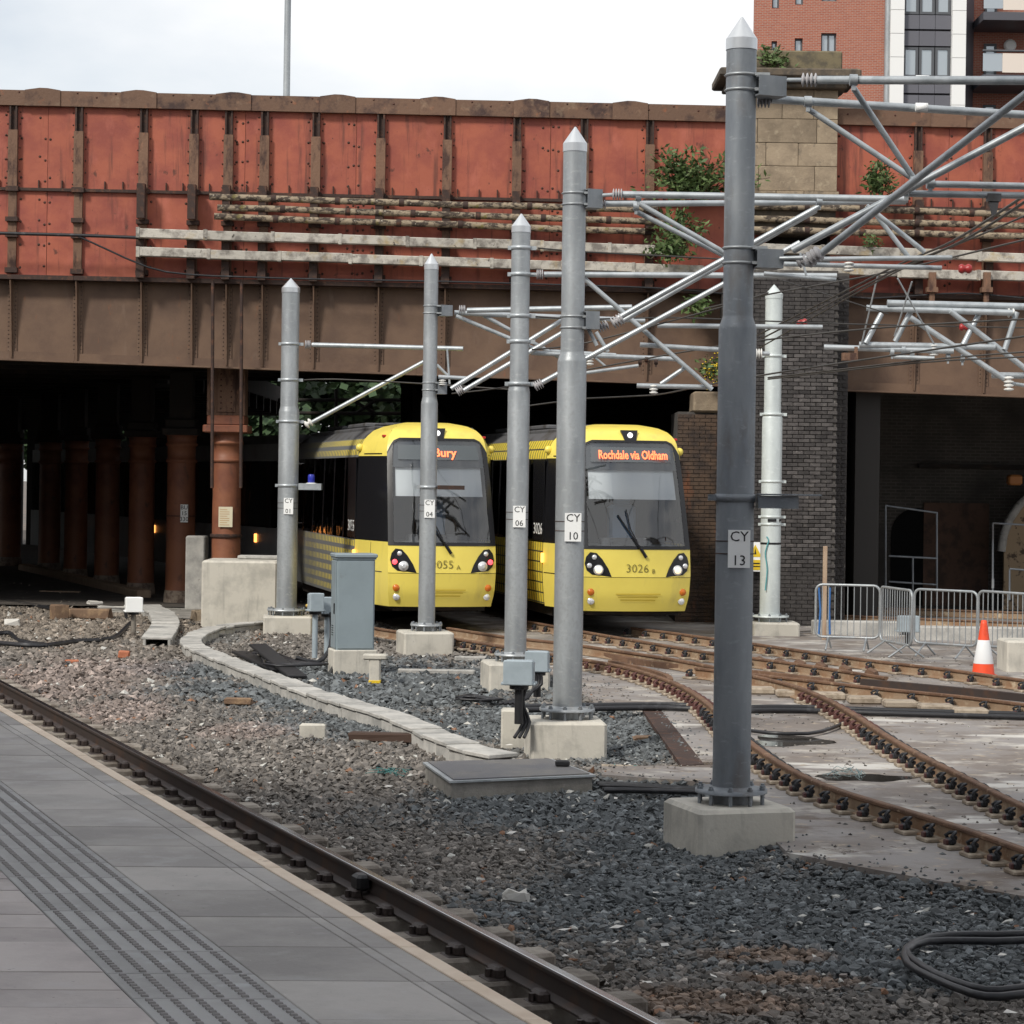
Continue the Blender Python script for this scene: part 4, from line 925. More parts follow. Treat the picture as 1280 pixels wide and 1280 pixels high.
# ================================================================== TRAMS
def tram(label,num,suffix,dest,side,loc,rz,dots_lab,tail,lights):
    T=thing('tram',label,'tram',loc,rz,'yellow trams emerging from under the bridge')
    def hwf(z): return np.interp(z,[.3,.6,1.0,1.45,2.6,3.15,3.4,3.55,3.66,3.70],[.94,.985,1.0,.995,.96,.935,.90,.80,.62,.40])
    def yf(z): return np.interp(z,[.3,.6,.95,1.45,2.4,3.0,3.4,3.5,3.6,3.66,3.70],[.16,.04,0,.05,.36,.58,.74,.82,.98,1.2,1.5])
    def hws(z): return np.interp(z,[.3,.7,1.1,3.0,3.2,3.4,3.55,3.66,3.70],[1.27,1.31,1.325,1.28,1.25,1.15,.98,.7,.42])
    YS=1.95
    def front(s,z,o=0.0):
        return Vector((s*hwf(z),yf(z)+.16*abs(s)**2.6-o,z))
    def sidep(sgn,y,z):                 # y in metres behind the nose
        y0=yf(z)+.16
        if y>=YS: return Vector((sgn*hws(z),y,z))
        k=max(0,(y-y0)/(YS-y0)); k=k**.9
        return Vector((sgn*(hwf(z)+(hws(z)-hwf(z))*k),max(y,y0),z))
    def fpatch(name,mat,s0,s1,zlo,zhi,nc,nr,o=0.0,par=None,lab=None):
        m=MB(); vs=[]
        for i in range(nc+1):
            s=s0+(s1-s0)*i/nc
            for j in range(nr+1): z=zlo(s)+(zhi(s)-zlo(s))*j/nr; vs.append(front(s,z,o))
        m.add(vs,[(i*(nr+1)+j,(i+1)*(nr+1)+j,(i+1)*(nr+1)+j+1,i*(nr+1)+j+1) for i in range(nc) for j in range(nr)],True)
        return m.build(name,mat,par or T,(0,0,0),label=lab)
    def spatch(name,mat,sgn,y0,y1,zlo,zhi,nc,nr,par=None,o=0.0):
        m=MB(); vs=[]
        for i in range(nc+1):
            for j in range(nr+1):
                z=zlo+(zhi-zlo)*j/nr; yb=yf(z)+.16; ya=(yb if y0=='f' else y0); y=ya+(y1-ya)*i/nc
                p=sidep(sgn,y,z); p.x+=sgn*o; vs.append(p)
        m.add(vs,[(i*(nr+1)+j,(i+1)*(nr+1)+j,(i+1)*(nr+1)+j+1,i*(nr+1)+j+1) for i in range(nc) for j in range(nr)],True)
        return m.build(name,mat,par or T,(0,0,0))
    zt=lambda s:3.40-.26*max(0,(abs(s)-.78)/.22)**2.4
    c=lambda v:(lambda s:v)
    LOW=lambda s:.32+.05*(1-s*s)*0+.03*abs(s)
    bp=fpatch('bumper',yel,-1,1,c(.33),c(.935),16,6); fpatch('nose_panel',yel,-1,1,c(.945),c(1.44),16,6)
    fpatch('windscreen',glass,-.97,.97,c(1.47),lambda s:zt(s)-.02,18,12,.004)
    fr_=[]
    fpatch('windscreen_surround',tblack,-1,-.90,c(1.45),zt,3,10,.008); fpatch('windscreen_surround',tblack,.90,1,c(1.45),zt,3,10,.008)
    fpatch('windscreen_surround',tblack,-1,1,lambda s:zt(s)-.05,zt,18,1,.009); fpatch('windscreen_surround',tblack,-1,1,c(1.44),c(1.50),16,1,.009)
    fpatch('header',yel,-1,1,zt,c(3.70),18,8)
    for s in(-1,1):
        spatch('cab_side',yel,s,'f',YS,.33,1.50,6,6); spatch('cab_window',tblack,s,'f',YS,1.50,3.06,6,6)
        spatch('cab_header',yel,s,'f',YS,3.06,3.70,6,8)
        spatch('side_panel',side,s,YS,10.5,.36,1.50,6,4); spatch('window_band',glassd,s,YS,10.5,1.50,3.04,6,4); spatch('upper_panel',side,s,YS,10.5,3.04,3.40,6,3)
        spatch('roof_shoulder',tgrey,s,YS,10.5,3.40,3.56,4,2)
        for yy in (2.0,3.4,4.75,6.1,7.5,8.9,10.3): spatch('window_post',tblack,s,yy-.07,yy+.07,1.5,3.04,1,2,o=.004)
    m=MB(); m.bbox((0,6.3,3.58),(1.9,8.6,.10),.04); m.local('roof',tgrey,T)
    for (y,l,w,h) in ((3.2,1.3,1.3,.05),(5.4,2.2,1.5,.08),(8.3,2.0,1.5,.08)):
        m=MB(); m.bbox((0,y,3.66+h/2),(w,l,h),.05); m.local('roof_box',tgrey,T)
    m=MB(); m.box((0,6.2,.25),(2.2,8.2,.22)); m.box((0,1.4,.30),(1.7,2.0,.1)); m.local('underframe',dark,T)
    m=MB(); m.box((0,6.2,.75),(2.3,8.2,.1)); m.box((0,2.3,1.9),(2.2,.06,2.9)); m.local('interior',dark,T)
    # cab interior seen through the glass
    m=MB(); m.bbox((0,.85,1.42),(1.75,.9,.18),.05); m.bbox((-.1,.7,1.55),(.9,.4,.16),.04); m.local('dashboard',tgrey,T)
    m=MB(); m.bbox((.05,1.5,1.75),(.5,.25,.95),.08); m.bbox((.05,1.5,2.35),(.3,.16,.28),.06); m.local('driver_seat',M('blue_grey_seat_'+num,(.22,.32,.46),.8),T)
    m=MB(); p0=front(-.86,2.93); vs=[]
    for s in (-.84,-.4,0,.4,.84):
        for z in (2.33,2.86): q=front(s,z); q.y+=.09; vs.append(q)
    m.add(vs,[(2*i,2*i+2,2*i+3,2*i+1) for i in range(4)]); m.build('sun_blind',M('pale_sun_blind_'+num,(.80,.80,.79),.8),T,(0,0,0))
    m=MB(); vs=[]
    for s in (-.9,-.45,0,.45,.9):
        for z in (2.86,3.37): q=front(s*(1 if z<3 else .97),z,-.02); vs.append(q)
    m.add(vs,[(2*i,2*i+2,2*i+3,2*i+1) for i in range(4)]); m.build('display_housing',M('display_grey_'+num,(.06,.065,.072),.5),T,(0,0,0))
    fpatch('destination_board',M('display_screen_'+num,(.10,.115,.125),.35),-.80,.80,c(3.0),c(3.27),8,2,.010)
    sl=math.atan2(front(0,3.27).y-front(0,3.0).y,.27)
    q=front(0,3.135,.026); lt=text(dest[0],.235,led,T,(q.x+dest[1],q.y+dest[2],q.z-.01),(math.pi/2-sl,0,0),'destination_lettering',sx=dest[3],off=.004)
    # headlamp pods
    for s in(-1,1):
        pts=[(.87,1.385),(.94,1.30),(.965,1.18),(.93,1.06),(.84,.985),(.50,.95),(.56,1.10),(.66,1.26),(.76,1.37)]
        m=MB(); vs=[front(s*a,z,.008) for a,z in pts]; ctr=front(s*.76,1.15,.014); m.add(vs+[ctr],[(i,(i+1)%len(pts),len(pts)) for i in range(len(pts))]); pod=m.build('headlamp_pod',tblack,T,(0,0,0))
        def lamp(a,z,r,mat,nm='lamp'):
            p=front(s*a,z,.012); m=MB(); m.lathe([(r,0),(r,.012),(r*.75,.024),(r*.2,.03)],p,14,(0.1*s,-1,.05)); m.local(nm,mat,pod)
        lamp(.80,1.295,.045,lens); lamp(.885,1.145,.048,redl if lights=='tail' else lens); lamp(.73,1.07,.092,lens,'headlamp_ring')
        p_=front(s*.73,1.07,.035); m=MB(); m.lathe([(.062,0),(.06,.012),(.03,.02)],p_,14,(.1*s,-1,.05)); m.local('headlamp',headl if lights=='head' else lens,pod)
        for z,mt,r in ((.675,amber,.055),(.51,lens,.055)):
            p=front(s*.86,z,.004); m=MB(); m.lathe([(r*1.15,0),(r*1.15,.01),(r,.012),(r*.8,.022),(r*.2,.03)],p,14,(.15*s,-1,0)); m.local('indicator' if mt is amber else 'fog_lamp',mt,T)
    for k in range(3):
        z=.64-k*.055; a=.42-k*.045; m=MB()
        vs=[front(s_,z+dz,.014) for s_ in np.linspace(-a,a,7) for dz in(-.008,.008)]
        m.add(vs,[(2*i,2*i+2,2*i+3,2*i+1) for i in range(6)]); m.build('bumper_groove',M('groove_yellow_'+num+str(k),(.55,.40,.04),.5),T,(0,0,0))
    q=front(0,1.095,.012); text(num,.215,M('grey_number_'+num,(.20,.17,.04),.5),T,(q.x-.03,q.y,q.z),(math.pi/2,0,0),'number_lettering',off=-.002)
    text(suffix,.11,MAT['grey_number_'+num],T,(q.x+.27,q.y,q.z-.045),(math.pi/2,0,0),'number_lettering')
    # wiper and V crease
    m=MB(); a=front(.13,1.30,.03); b=front(.0,1.5,.05); cc=front(-.36,2.05,.04); m.tube(a,b,.03,6); m.path([b,front(-.15,1.72,.045),cc],.016,5); m.path([front(-.02,1.55,.05),front(-.14,1.8,.05),front(-.20,2.15,.05)],.012,5); m.build('wiper',tblack,T,(0,0,0))
    # camera/top marker lamp
    m=MB(); m.prism([(-.16,.1),(.16,.1),(.11,-.12),(-.11,-.12)],front(0,3.50,.03),(1,0,0),(0,.5,.85),(0,1,-.3),.05); tp=m.build('top_lamp_housing',tblack,T,(0,0,0))
    p=front(0,3.49,.05); m=MB(); m.lathe([(.05,0),(.05,.01),(.03,.025)],p,12,(0,-1,.2)); m.local('marker_lamp',M('white_marker_'+num,(.9,.9,.95),.3,emit=((1,1,1),1.2)),tp)
    for s in(-1,1):
        p=sidep(s,1.1,3.42); m=MB(); m.bbox(p+Vector((s*.0,0,.01)),(.07,.11,.045),.015); m.build('corner_lamp',MAT.get('corner_red') or M('corner_red',(.45,.03,.03),.3),T,(0,0,0))
        p=sidep(s,1.9,3.22); m=MB(); m.lathe([(.075*math.sin(a),-.075*math.cos(a)) for a in np.linspace(.1,3.04,9)],p+Vector((s*.03,0,0)),14); m.build('camera_dome',yel,T,(0,0,0))
        p=sidep(s,1.93,1.22); m=MB(); m.bbox(p+Vector((s*.02,0,0)),(.05,.07,.18),.015); m.build('side_marker',ledo,T,(0,0,0))
        p=sidep(s,1.55,1.72); m=MB(); m.box((s*1.312,2.42,2.28),(.012,.94,1.50)); m.local('cab_door_panel',tblack,T); text(num,.30,signw,T,(s*1.322,2.42,1.74),(math.pi/2,0,s*math.pi/2),'side_number',sx=1.25)
    for s in(-1,1):
        m=MB(); vs=[sidep(s,1.06+dy,z_)+Vector((s*.004,0,0)) for z_ in np.linspace(.36,1.48,6) for dy in(-.006,.006)]
        m.add(vs,[(2*i,2*i+2,2*i+3,2*i+1) for i in range(5)]); m.build('panel_gap',tblack,T,(0,0,0))
        m=MB(); vs=[sidep(s,y_,3.10)+Vector((s*.004,0,dz)) for y_ in np.linspace(.95,1.7,5) for dz in(-.012,.012)]
        m.add(vs,[(2*i,2*i+2,2*i+3,2*i+1) for i in range(4)]); m.build('panel_gap',tblack,T,(0,0,0))
        for zz in (.95,):
            m=MB(); vs=[sidep(s,y_,zz+dz)+Vector((s*.004,0,0)) for y_ in np.linspace(.45,1.9,6) for dz in(-.008,.008)]
            m.add(vs,[(2*i,2*i+2,2*i+3,2*i+1) for i in range(5)]); m.build('panel_gap',tblack,T,(0,0,0))
    # rear sections follow the curve (posed at the articulation joints)
    y=10.7; px_,py_,h=0.0,y,0.0
    for k,(dh,Ls) in enumerate(tail):
        h+=dh; d_=Vector((-math.sin(h),math.cos(h),0)); base=Vector((px_,py_,0))
        sec=bpy.data.objects.new('rear_section',None); COL.objects.link(sec); sec.parent=T; sec.location=base; sec.rotation_euler=(0,0,h)
        for s in(-1,1):
            def bx(n,mat,y0,y1,z0,z1,x=1.30,th=.04):
                m=MB(); m.box((s*x,(y0+y1)/2,(z0+z1)/2),(th,y1-y0,z1-z0)); return m.build(n,mat,sec,(0,0,0))
            bx('lower_panel',tside,.25,Ls-.25,.36,1.48); bx('upper_panel',tside,.25,Ls-.25,3.0,3.4,1.27)
            nwin=max(2,int(Ls/1.7))
            for i in range(nwin+1): yy=.4+(Ls-.8)*i/nwin; bx('window_post',tblack,yy-.12,yy+.12,1.48,3.0,1.29)
            bx('side_glass',glassd,.4,Ls-.4,1.50,2.98,1.30,.012)
            m=MB(); m.bbox((s*1.335,Ls*.32,1.22),(.05,.1,.2),.015); m.build('side_marker',ledo,sec,(0,0,0))
        m=MB(); m.box((0,Ls/2,3.5),(2.4,Ls-.3,.2)); m.build('roof',tgrey,sec,(0,0,0))
        m=MB(); m.box((0,Ls/2,.55),(2.3,Ls-.3,.25)); m.build('floor',dark,sec,(0,0,0))
        m=MB(); m.box((0,-.08,1.9),(2.1,.5,2.8)); m.build('bellows',tblack,sec,(0,0,0))
        px_+=d_.x*(Ls+.2); py_+=d_.y*(Ls+.2)
    return T
p=W(798,780,42.8)
tram('yellow tram numbered 3026 showing Rochdale via Oldham, on the right track','3026','B',('Rochdale via Oldham',0.02,0.0,.64),dots_b,(p.x,42.8,0.0),math.radians(12),'',[(math.radians(2),9),(math.radians(4),9)],'head')
p=W(554,778,43.4)
tram('yellow tram numbered 3055 with grey yellow-dotted sides, on the left track','3055','A',('Bury',0.11,0.0,.95),dots_a,(p.x,43.4,0.0),math.radians(13),'',[(math.radians(11),8.5),(math.radians(0),8.5),(math.radians(0),9)],'tail')
# ================================================================== TRACKS
RH=.158
RAILP=[(-.07,0),(-.07,.012),(-.014,.03),(-.009,.115),(-.034,.128),(-.035,.15),(-.028,RH),(.028,RH),(.035,.15),(.034,.128),(.009,.115),(.014,.03),(.07,.012),(.07,0)]
def rail(t,pts,zt,mat,head=None):
    m=MB(); m.sweep(RAILP,[Vector((q.x,q.y,zt-RH)) for q in pts]); o=m.build('rail',mat,t)
    if mat is railm:
        a=np.zeros(len(o.data.polygons),np.int32)
        for i in range((len(pts)-1)*14): a[i]=1 if (i%14) in (0,1,2,10,11,12) else 0
        o.data.materials.append(railw); o.data.polygons.foreach_set('material_index',a)
    if head:
        m=MB(); m.sweep([(-.027,RH-.001),(-.024,RH+.0025),(.024,RH+.0025),(.027,RH-.001)],[Vector((q.x,q.y,zt-RH)) for q in pts]); m.build('running_surface',head,o)
    return o
# near platform track
nt_=thing('platform_track','bare platform track with a dark polished rail beside the platform edge','track',PT(P_RAIL,18,-.2),0)
for off in (0,-1.505):
    rail(nt_,[PT(P_RAIL+off,t) for t in np.arange(2,72,1.5)],Z_RAIL,raild,railt)
slm=[]
for k in range(4):
    mb=MB(); mb.bbox((0,0,0),(2.5,.25,.14),.02); slm.append(mb.mesh('sleeper',timber))
chm=MB(); chm.bbox((0,0,.02),(.36,.17,.04),.012); chm.bbox((-.10,0,.065),(.07,.15,.07),.015); chm.bbox((.10,0,.065),(.07,.15,.07),.015); chm.tube((-.15,0,.04),(-.15,0,.085),.02,6); chm.tube((.15,0,.04),(.15,0,.085),.02,6); chm=chm.mesh('chair',raild)
for i in range(92):
    t=4+i*.68; q=PT(P_RAIL-.75,t,Z_RAIL-RH-.045-.034+random.uniform(-.008,.004))
    if i<70: inst('sleeper',random.choice(slm),nt_,q-nt_.location,(0,0,-math.atan2(DV.x,DV.y)*-1*-1+random.uniform(-.015,.015)))
    for off in (0,-1.505):
        q=PT(P_RAIL+off,t,Z_RAIL-RH-.042)
        inst('chair',chm,nt_,q-nt_.location,(0,0,TH))
for o_ in nt_.children:
    if o_.name.startswith('sleeper'): o_.rotation_euler.z=TH+random.uniform(-.01,.01)
m=MB(); q=PT(P_RAIL-.06,15.55,Z_RAIL-.06); m.bbox(q,(.10,.16,.11),.02,rz=TH); single(m,'rail_lubricator',blueb if False else blackr,'small black block clamped to the web of the platform rail','rail clamp')
# tram tracks on slab
clip_me=[]
def clipmesh(mat1,mat2):
    a=MB(); a.bbox((0,0,.015),(.36,.20,.035),.01); pme=a.mesh('base_plate',clipp)
    b=MB()
    b.bbox((.115,0,.06),(.06,.10,.05),.012)
    pts=[Vector((.10,-.055,.07)),Vector((.13,-.055,.13)),Vector((.10,-.04,.155)),Vector((.07,-.0,.16)),Vector((.10,.04,.155)),Vector((.13,.055,.13)),Vector((.10,.055,.07))]
    pts=[Vector((p.x,p.y*.9,p.z*.8)) for p in pts]; b.path(pts,.016,5); b.bbox((.085,0,.085),(.045,.05,.04),.01); bme=b.mesh('clip',mat1)
    c_=MB(); c_.bbox((.150,0,.055),(.030,.06,.045),.008); cme=c_.mesh('clip_pad',mat2)
    return pme,bme,cme
CLB=clipmesh(clipm,clipr); CLR=clipmesh(M('dull_red_clip',(.095,.038,.033),.6),clipp)
tt=thing('tram_track','rusty curved tram track on a concrete slab with rows of rail clips','track',(3,26,0),0,'tram tracks'); tt2=thing('tram_track','straight rusty tram tracks crossing behind the cone and under the trams','track',(5,36,0),0,'tram tracks')
def rp(px,z=0.0,ext=()):
    return smoothpath([G(a,b,z) for a,b in px],.5)
def clips(t,pts,step,sides,frac=(0,1),red=()):
    rs=resample(pts,step); n=len(rs)
    for i,(q,d) in enumerate(rs):
        if not frac[0]<=i/n<=frac[1]: continue
        kind=CLR if any(a<=i/n<=b for a,b in red) else CLB
        an=math.atan2(d.y,d.x)-math.pi/2
        inst('base_plate',kind[0],t,Vector((q.x,q.y,SLABZ+.002))-t.location,(0,0,an)); an+=random.uniform(-.12,.12)
        for s in sides:
            inst('clip',kind[1],t,Vector((q.x,q.y,SLABZ+.0))-t.location,(0,0,an+(0 if s>0 else math.pi)))
            inst('clip_pad',kind[2],t,Vector((q.x,q.y,SLABZ+.0))-t.location,(0,0,an+(0 if s>0 else math.pi)))
A1=rp([(440,777),(480,786),(572,798),(640,809),(685,816),(729,823),(779,832),(829,847),(860,861),(888,881),(912,905),(937,926),(971,950),(1010,971),(1060,990),(1171,1023),(1280,1060),(1420,1112),(1600,1180)])
rail(tt,A1,0.0,railm); clips(tt,A1,.40,(1,-1),(.10,1),red=((.30,.52),))
A2=rp([(560,784),(640,796),(700,802),(763,811),(830,821),(890,832),(939,843),(989,855),(1028,870),(1066,891),(1108,918),(1152,943),(1197,965),(1280,1006),(1420,1062),(1600,1130)])
rail(tt,A2,0.0,railm); clips(tt,A2,.40,(1,-1),(.45,1),red=((.45,.60),))
B1=rp([(660,776),(700,783),(729,788.5),(810,802),(890,815),(939,821),(1019,832),(1108,846)])
rail(tt2,B1,0.0,railm); clips(tt2,B1,.62,(1,-1))
B2=rp([(790,784),(841,790),(890,797),(939,803),(1000,812),(1078,823),(1180,835),(1280,849),(1420,868),(1600,890)])
rail(tt2,B2,0.0,railm); clips(tt2,B2,.62,(1,-1))
B3=rp([(763,824),(800,833),(832,840),(870,838),(939,841.5),(1019,850),(1108,860),(1200,869),(1280,879),(1420,897),(1600,918)])
B3=rp([(870,834),(939,841.5),(1019,850),(1108,860),(1200,869),(1280,879),(1420,897),(1600,918)])
rail(tt2,B3,0.0,railm); clips(tt2,B3,.62,(1,-1),(.0,1))
m=MB(); m.sweep([(-.05,.05),(-.05,.15),(.05,.15),(.05,.05)],[Vector((q.x,q.y,SLABZ)) for q in rp([(1078,847),(1180,856),(1280,866),(1420,884),(1600,905)])]); m.build('check_rail',raild,tt2)
m=MB(); m.sweep([(-.04,.03),(-.04,.14),(.04,.14),(.04,.03)],[Vector((q.x,q.y,SLABZ)) for q in rp([(763,823),(800,831),(832,840),(838,846)])]); m.build('switch_rail',railm,tt)
m=MB(); m.sweep([(-.05,.0),(-.05,.09),(.05,.09),(.05,.0)],[Vector((q.x,q.y,SLABZ)) for q in rp([(740,806),(800,818),(870,826),(940,831),(1040,842)])]); m.build('check_rail',railm,tt2)
for px in ((945,834),(970,836),(995,838),(1022,841),(1052,845),(1085,849)):
    q=G(px[0],px[1],SLABZ); m=MB(); m.prism([(-.12,0),(.12,0),(.09,.1),(-.02,.15)],q,(.9,-.3,0),(0,0,1),(.3,.9,0),.35); m.build('crossing_chair',railm,tt2)
for px in ((958,872),(1000,876),(1046,879),(1090,884),(1135,889),(1180,894),(1222,899)):
    q=G(px[0]-10,px[1]-5,SLABZ); m=MB(); m.bbox(q+Vector((0,0,.045)),(.42,.34,.09),.03); m.build('concrete_pad',clipp,tt2)
# second pair beyond the barriers
tr3=thing('siding_track','rusty rails lying beyond the crowd barriers in the right-hand bay','track',W(1200,780,46),0)
for a,b in (((1040,768),(1600,790)),((1040,757),(1600,775))):
    rail(tr3,[G(a[0]+(b[0]-a[0])*k/6,a[1]+(b[1]-a[1])*k/6,0) for k in range(7)],0.0,railm)
# drain channel strip, pale kerb and cable ducts on the slab
m=MB(); pp=[G(*q,SLABZ+.006) for q in ((803,887),(826,887),(880,955),(852,957))]; m.add(pp+[q-Vector((0,0,.05)) for q in pp],[(0,1,2,3),(0,4,5,1),(1,5,6,2),(2,6,7,3),(3,7,4,0)]); tag(m.build('drain_channel',darkrust),kind='structure')
m=MB(); pp=[G(*q,SLABZ+.006) for q in ((760,815+12),(785,826),(872,852),(845,856))]; 
kz=SLABZ-.03
m=MB(); pp=[G(*q,kz) for q in ((752,955),(900,961),(905,970),(752,966))]; m.add(pp+[q-Vector((0,0,.35)) for q in pp],[(0,1,2,3),(0,4,5,1),(1,5,6,2),(2,6,7,3),(3,7,4,0)]); tag(m.build('pale_kerb',clipp),kind='structure')
def gpath(px,z): return smoothpath([G(a,b,z) for a,b in px],.3)
for dy,lab in ((0,'upper black duct pipe lying across the track slab behind mast CY 13'),(4,'lower black duct pipe lying across the track slab behind mast CY 13')):
    m=MB(); m.path(gpath([(640,884+dy),(730,882+dy),(840,881+dy),(905,884+dy),(1000,884+dy),(1080,887+dy),(1180,890+dy),(1290,893+dy),(1500,899+dy)],SLABZ+.04),.034,7); single(m,'duct_pipe',cablem,lab,'pipe')
m=MB(); m.path(gpath([(930,912),(960,916),(1010,917),(1040,910),(1062,900)],SLABZ+.04),.022,6); single(m,'loose_cable',cablem,'thin black cable looping between the curved rails','cable')
m=MB(); m.path(gpath([(1140,886),(1300,893)],SLABZ+.12),.03,6)
# puddle between the rails
pts=[]
for k in range(22):
    a=2*math.pi*k/22; r=1+.18*math.sin(3*a+1)+.1*math.sin(5*a); pts.append(G(985+50*r*math.cos(a),926+7*r*math.sin(a),SLABZ+.004))
m=MB(); m.add(pts,[tuple(range(22))]); tag(m.build('puddle',M('puddle_water',(.05,.045,.04),.04,spec=.6)),kind='structure')
pts=[]
for k in range(22):
    a=2*math.pi*k/22; r=1+.2*math.sin(2*a+1)+.15*math.sin(5*a+2); pts.append(G(1080+52*r*math.cos(a),972+5*r*math.sin(a),SLABZ+.004))
m=MB(); m.add(pts,[tuple(range(22))]); tag(m.build('puddle',MAT['puddle_water']),kind='structure')
# ================================================================== concrete cable troughs, cabinet, boxes, barriers
def trough_run(label,px,zt,wd,hh,seg,side_h,loc=None,group=None,openend=True):
    path=smoothpath([G(a,b,zt) for a,b in px],.1); rs=resample(path,seg); org=rs[0][0]
    t=thing('concrete_cable_trough',label,'cable trough',(org.x,org.y,zt-hh),0,group)
    for i,(q,d) in enumerate(rs):
        an=math.atan2(d.y,d.x); m=MB(); m.bbox((0,0,0),(seg-.012,wd,.045),.008); me=m.mesh('lid',conc2)
        inst('lid',me,t,Vector((q.x,q.y,zt-.022+random.uniform(-.012,.012)))-t.location,(random.uniform(-.02,.02),random.uniform(-.02,.02),an+random.uniform(-.04,.04)))
        lat=Vector((-d.y,d.x,0))
        for s in(-1,1):
            m=MB(); c=Vector((q.x,q.y,zt-.05-side_h/2))+lat*s*(wd/2-.05); m.bbox(c,(seg-.008,.05,side_h),.008,rz=an); m.build('side_wall',conc2,t)
    return t
trough_run('long winding concrete cable trough with stepped lids across the ballast',[(338,776),(300,779),(262,786),(240,797),(246,808),(285,824),(330,841),(385,861),(430,876),(478,889),(520,905),(560,922),(598,936),(622,941)],-.10,.36,.25,.50,.22)
trough_run('short broken concrete cable trough with an open end by the white box',[(186,757),(200,764),(207,775),(204,785),(196,796)],-.10,.52,.28,.48,.22)
# big concrete blocks
bk=thing('concrete_block','large pale concrete block standing in front of the notice column','concrete block',(W(299,740,46.2).x,46.2,-.3))
m=MB(); w=W(346,740,46.2).x-W(251,740,46.2).x; m.bbox((0,.75,.66),(w,1.5,1.32),.04); m.local('body',conc,bk)
m=MB(); m.bbox((.3,1.2,1.36),(.9,.5,.06),.01); m.local('loose_lid',conc2,bk)
bk2=MB(); p=W(246,710,52); bk2.bbox((p.x,52,.55),(.42,.6,1.6),.03); single(bk2,'concrete_post',conc2,'grey concrete post between the two nearest iron columns','concrete post')
cb=thing('equipment_cabinet','tall blue-grey lineside cabinet on a concrete base','cabinet',G(443,845,-.3),math.radians(13))
m=MB(); m.bbox((0,.2,.18),(.66,.55,.42),.015); m.local('plinth',conc,cb)
m=MB(); m.bbox((0,.2,1.06),(.57,.46,1.40),.012); m.local('body',cabg,cb)
m=MB(); m.bbox((0,.2,1.79),(.64,.54,.06),.02); m.box((0,.2,1.75),(.60,.49,.03)); m.local('roof',cabg,cb)
m=MB(); m.bbox((0,-.036,1.06),(.53,.018,1.30),.006); dr=m.local('door',cabg,cb)
m=MB(); m.bbox((-.294,.2,1.06),(.018,.40,1.30),.006); d2=m.local('side_door',cabg,cb)
m=MB(); m.bbox((-.31,.05,1.0),(.02,.03,.16),.006); m.local('handle',blackp,d2)
m=MB()
for k in range(5): m.box((-.305,.24,.60+k*.035),(.006,.14,.012))
m.local('vent',blackp,d2)
def postbox(label,px,base,D,w,h,dp,rz=0,stub=None,cover=.03,pm=blackr,grp='lineside cable boxes'):
    q=W(*px,D); b=W(px[0],base,D); t=thing('cable_box',label,'junction box',(q.x,D,b.z),rz,grp)
    H=q.z-b.z
    m=MB(); m.bbox((0,dp/2,H),(w,dp,h),.02); bx=m.local('body',boxg,t)
    m=MB(); m.bbox((0,-.02,H),(w*1.0+.0,.05,h+.01),.018); m.local('cover',boxg,bx)
    m=MB(); m.bbox((0,dp/2,H-h/2+.01),(w+.05,dp+.05,.03),.01); m.local('bottom_lip',boxg,bx)
    m=MB(); m.tube((0,dp/2,0),(0,dp/2,H-h/2),.045,8); m.local('post',pm,t)
    m=MB(); m.tube((0,dp/2,H-h/2-.05),(0,dp/2,H-h/2),.10,10); m.local('gland_plate',blackr,t)
    return t
ba=postbox('pale blue box on a black post, nearer of the two by mast CY 10',(648,841),906,24.8,.31,.25,.2,-.1)
bb=postbox('pale blue box on a black post, farther of the two by mast CY 10',(671,827),872,28.6,.28,.24,.2,-.1)
bc=postbox('blue-grey double box on a pale post, left of the tall cabinet',(396,753),823,37.4,.22,.28,.2,.3,pm=boxg)
bd=postbox('small blue-grey box on a pale post tucked behind the tall cabinet',(411,757),818,37.8,.20,.26,.2,.3,pm=boxg)
be=postbox('white box on a short post beside the short concrete trough',(168,756),795,43,.30,.26,.25,.25,pm=timber)
be.children[0].data.materials[0]=signw
for c in be.children[0].children: c.data.materials[0]=signw
bf=postbox('pale blue box standing behind the crowd barriers',(1136,780),810,42,.36,.28,.2,.0)
m=MB(); q=G(643,938,-.3); m.bbox((q.x,q.y+.15,-.08),(.30,.30,.44),.02); single(m,'concrete_stub',conc,'small concrete stub holding the nearer cable box post','concrete block')
m=MB()
for k in range(3):
    p0=W(655+k*4,852,24.8); m.path(smoothpath([W(652+k*3,857,25),W(655-k*2,885,25),W(662-k*4,903,25),W(655-k*6,922,24.9)],.1),.02,6)
single(m,'box_cables',cablem,'black cables dropping from the nearer cable box beside the concrete stub','cable')
m=MB()
for k in range(4): m.path(smoothpath([W(664+k*3,838,28.6),W(668+k*3,855,28.6),W(660-k*3,872,28.5),W(642-k*6,880,28.4)],.1),.02,6)
single(m,'box_cables',cablem,'black cables looping from the farther cable box','cable')
m=MB(); m.path(smoothpath([W(414,766,37.7),W(415,795,37.5),W(410,815,37.3),W(396,828,37),W(370,822,37)],.15),.035,6); single(m,'box_cables',cablem,'thick black cable curling down beside the tall cabinet','cable')
# white-painted short marker stub
sb=thing('marker_stub','stubby white and yellow-footed marker post near the cabinet','marker',G(468,857,-.28)); m=MB(); m.bbox((0,.1,.2),(.16,.16,.36),.02); m.local('post',conc,sb); m=MB(); m.bbox((0,.1,.40),(.34,.2,.08),.02); m.local('cap',conc,sb); m=MB(); m.bbox((0,.1,.05),(.17,.17,.06),.02); m.local('yellow_foot',yelsign,sb)
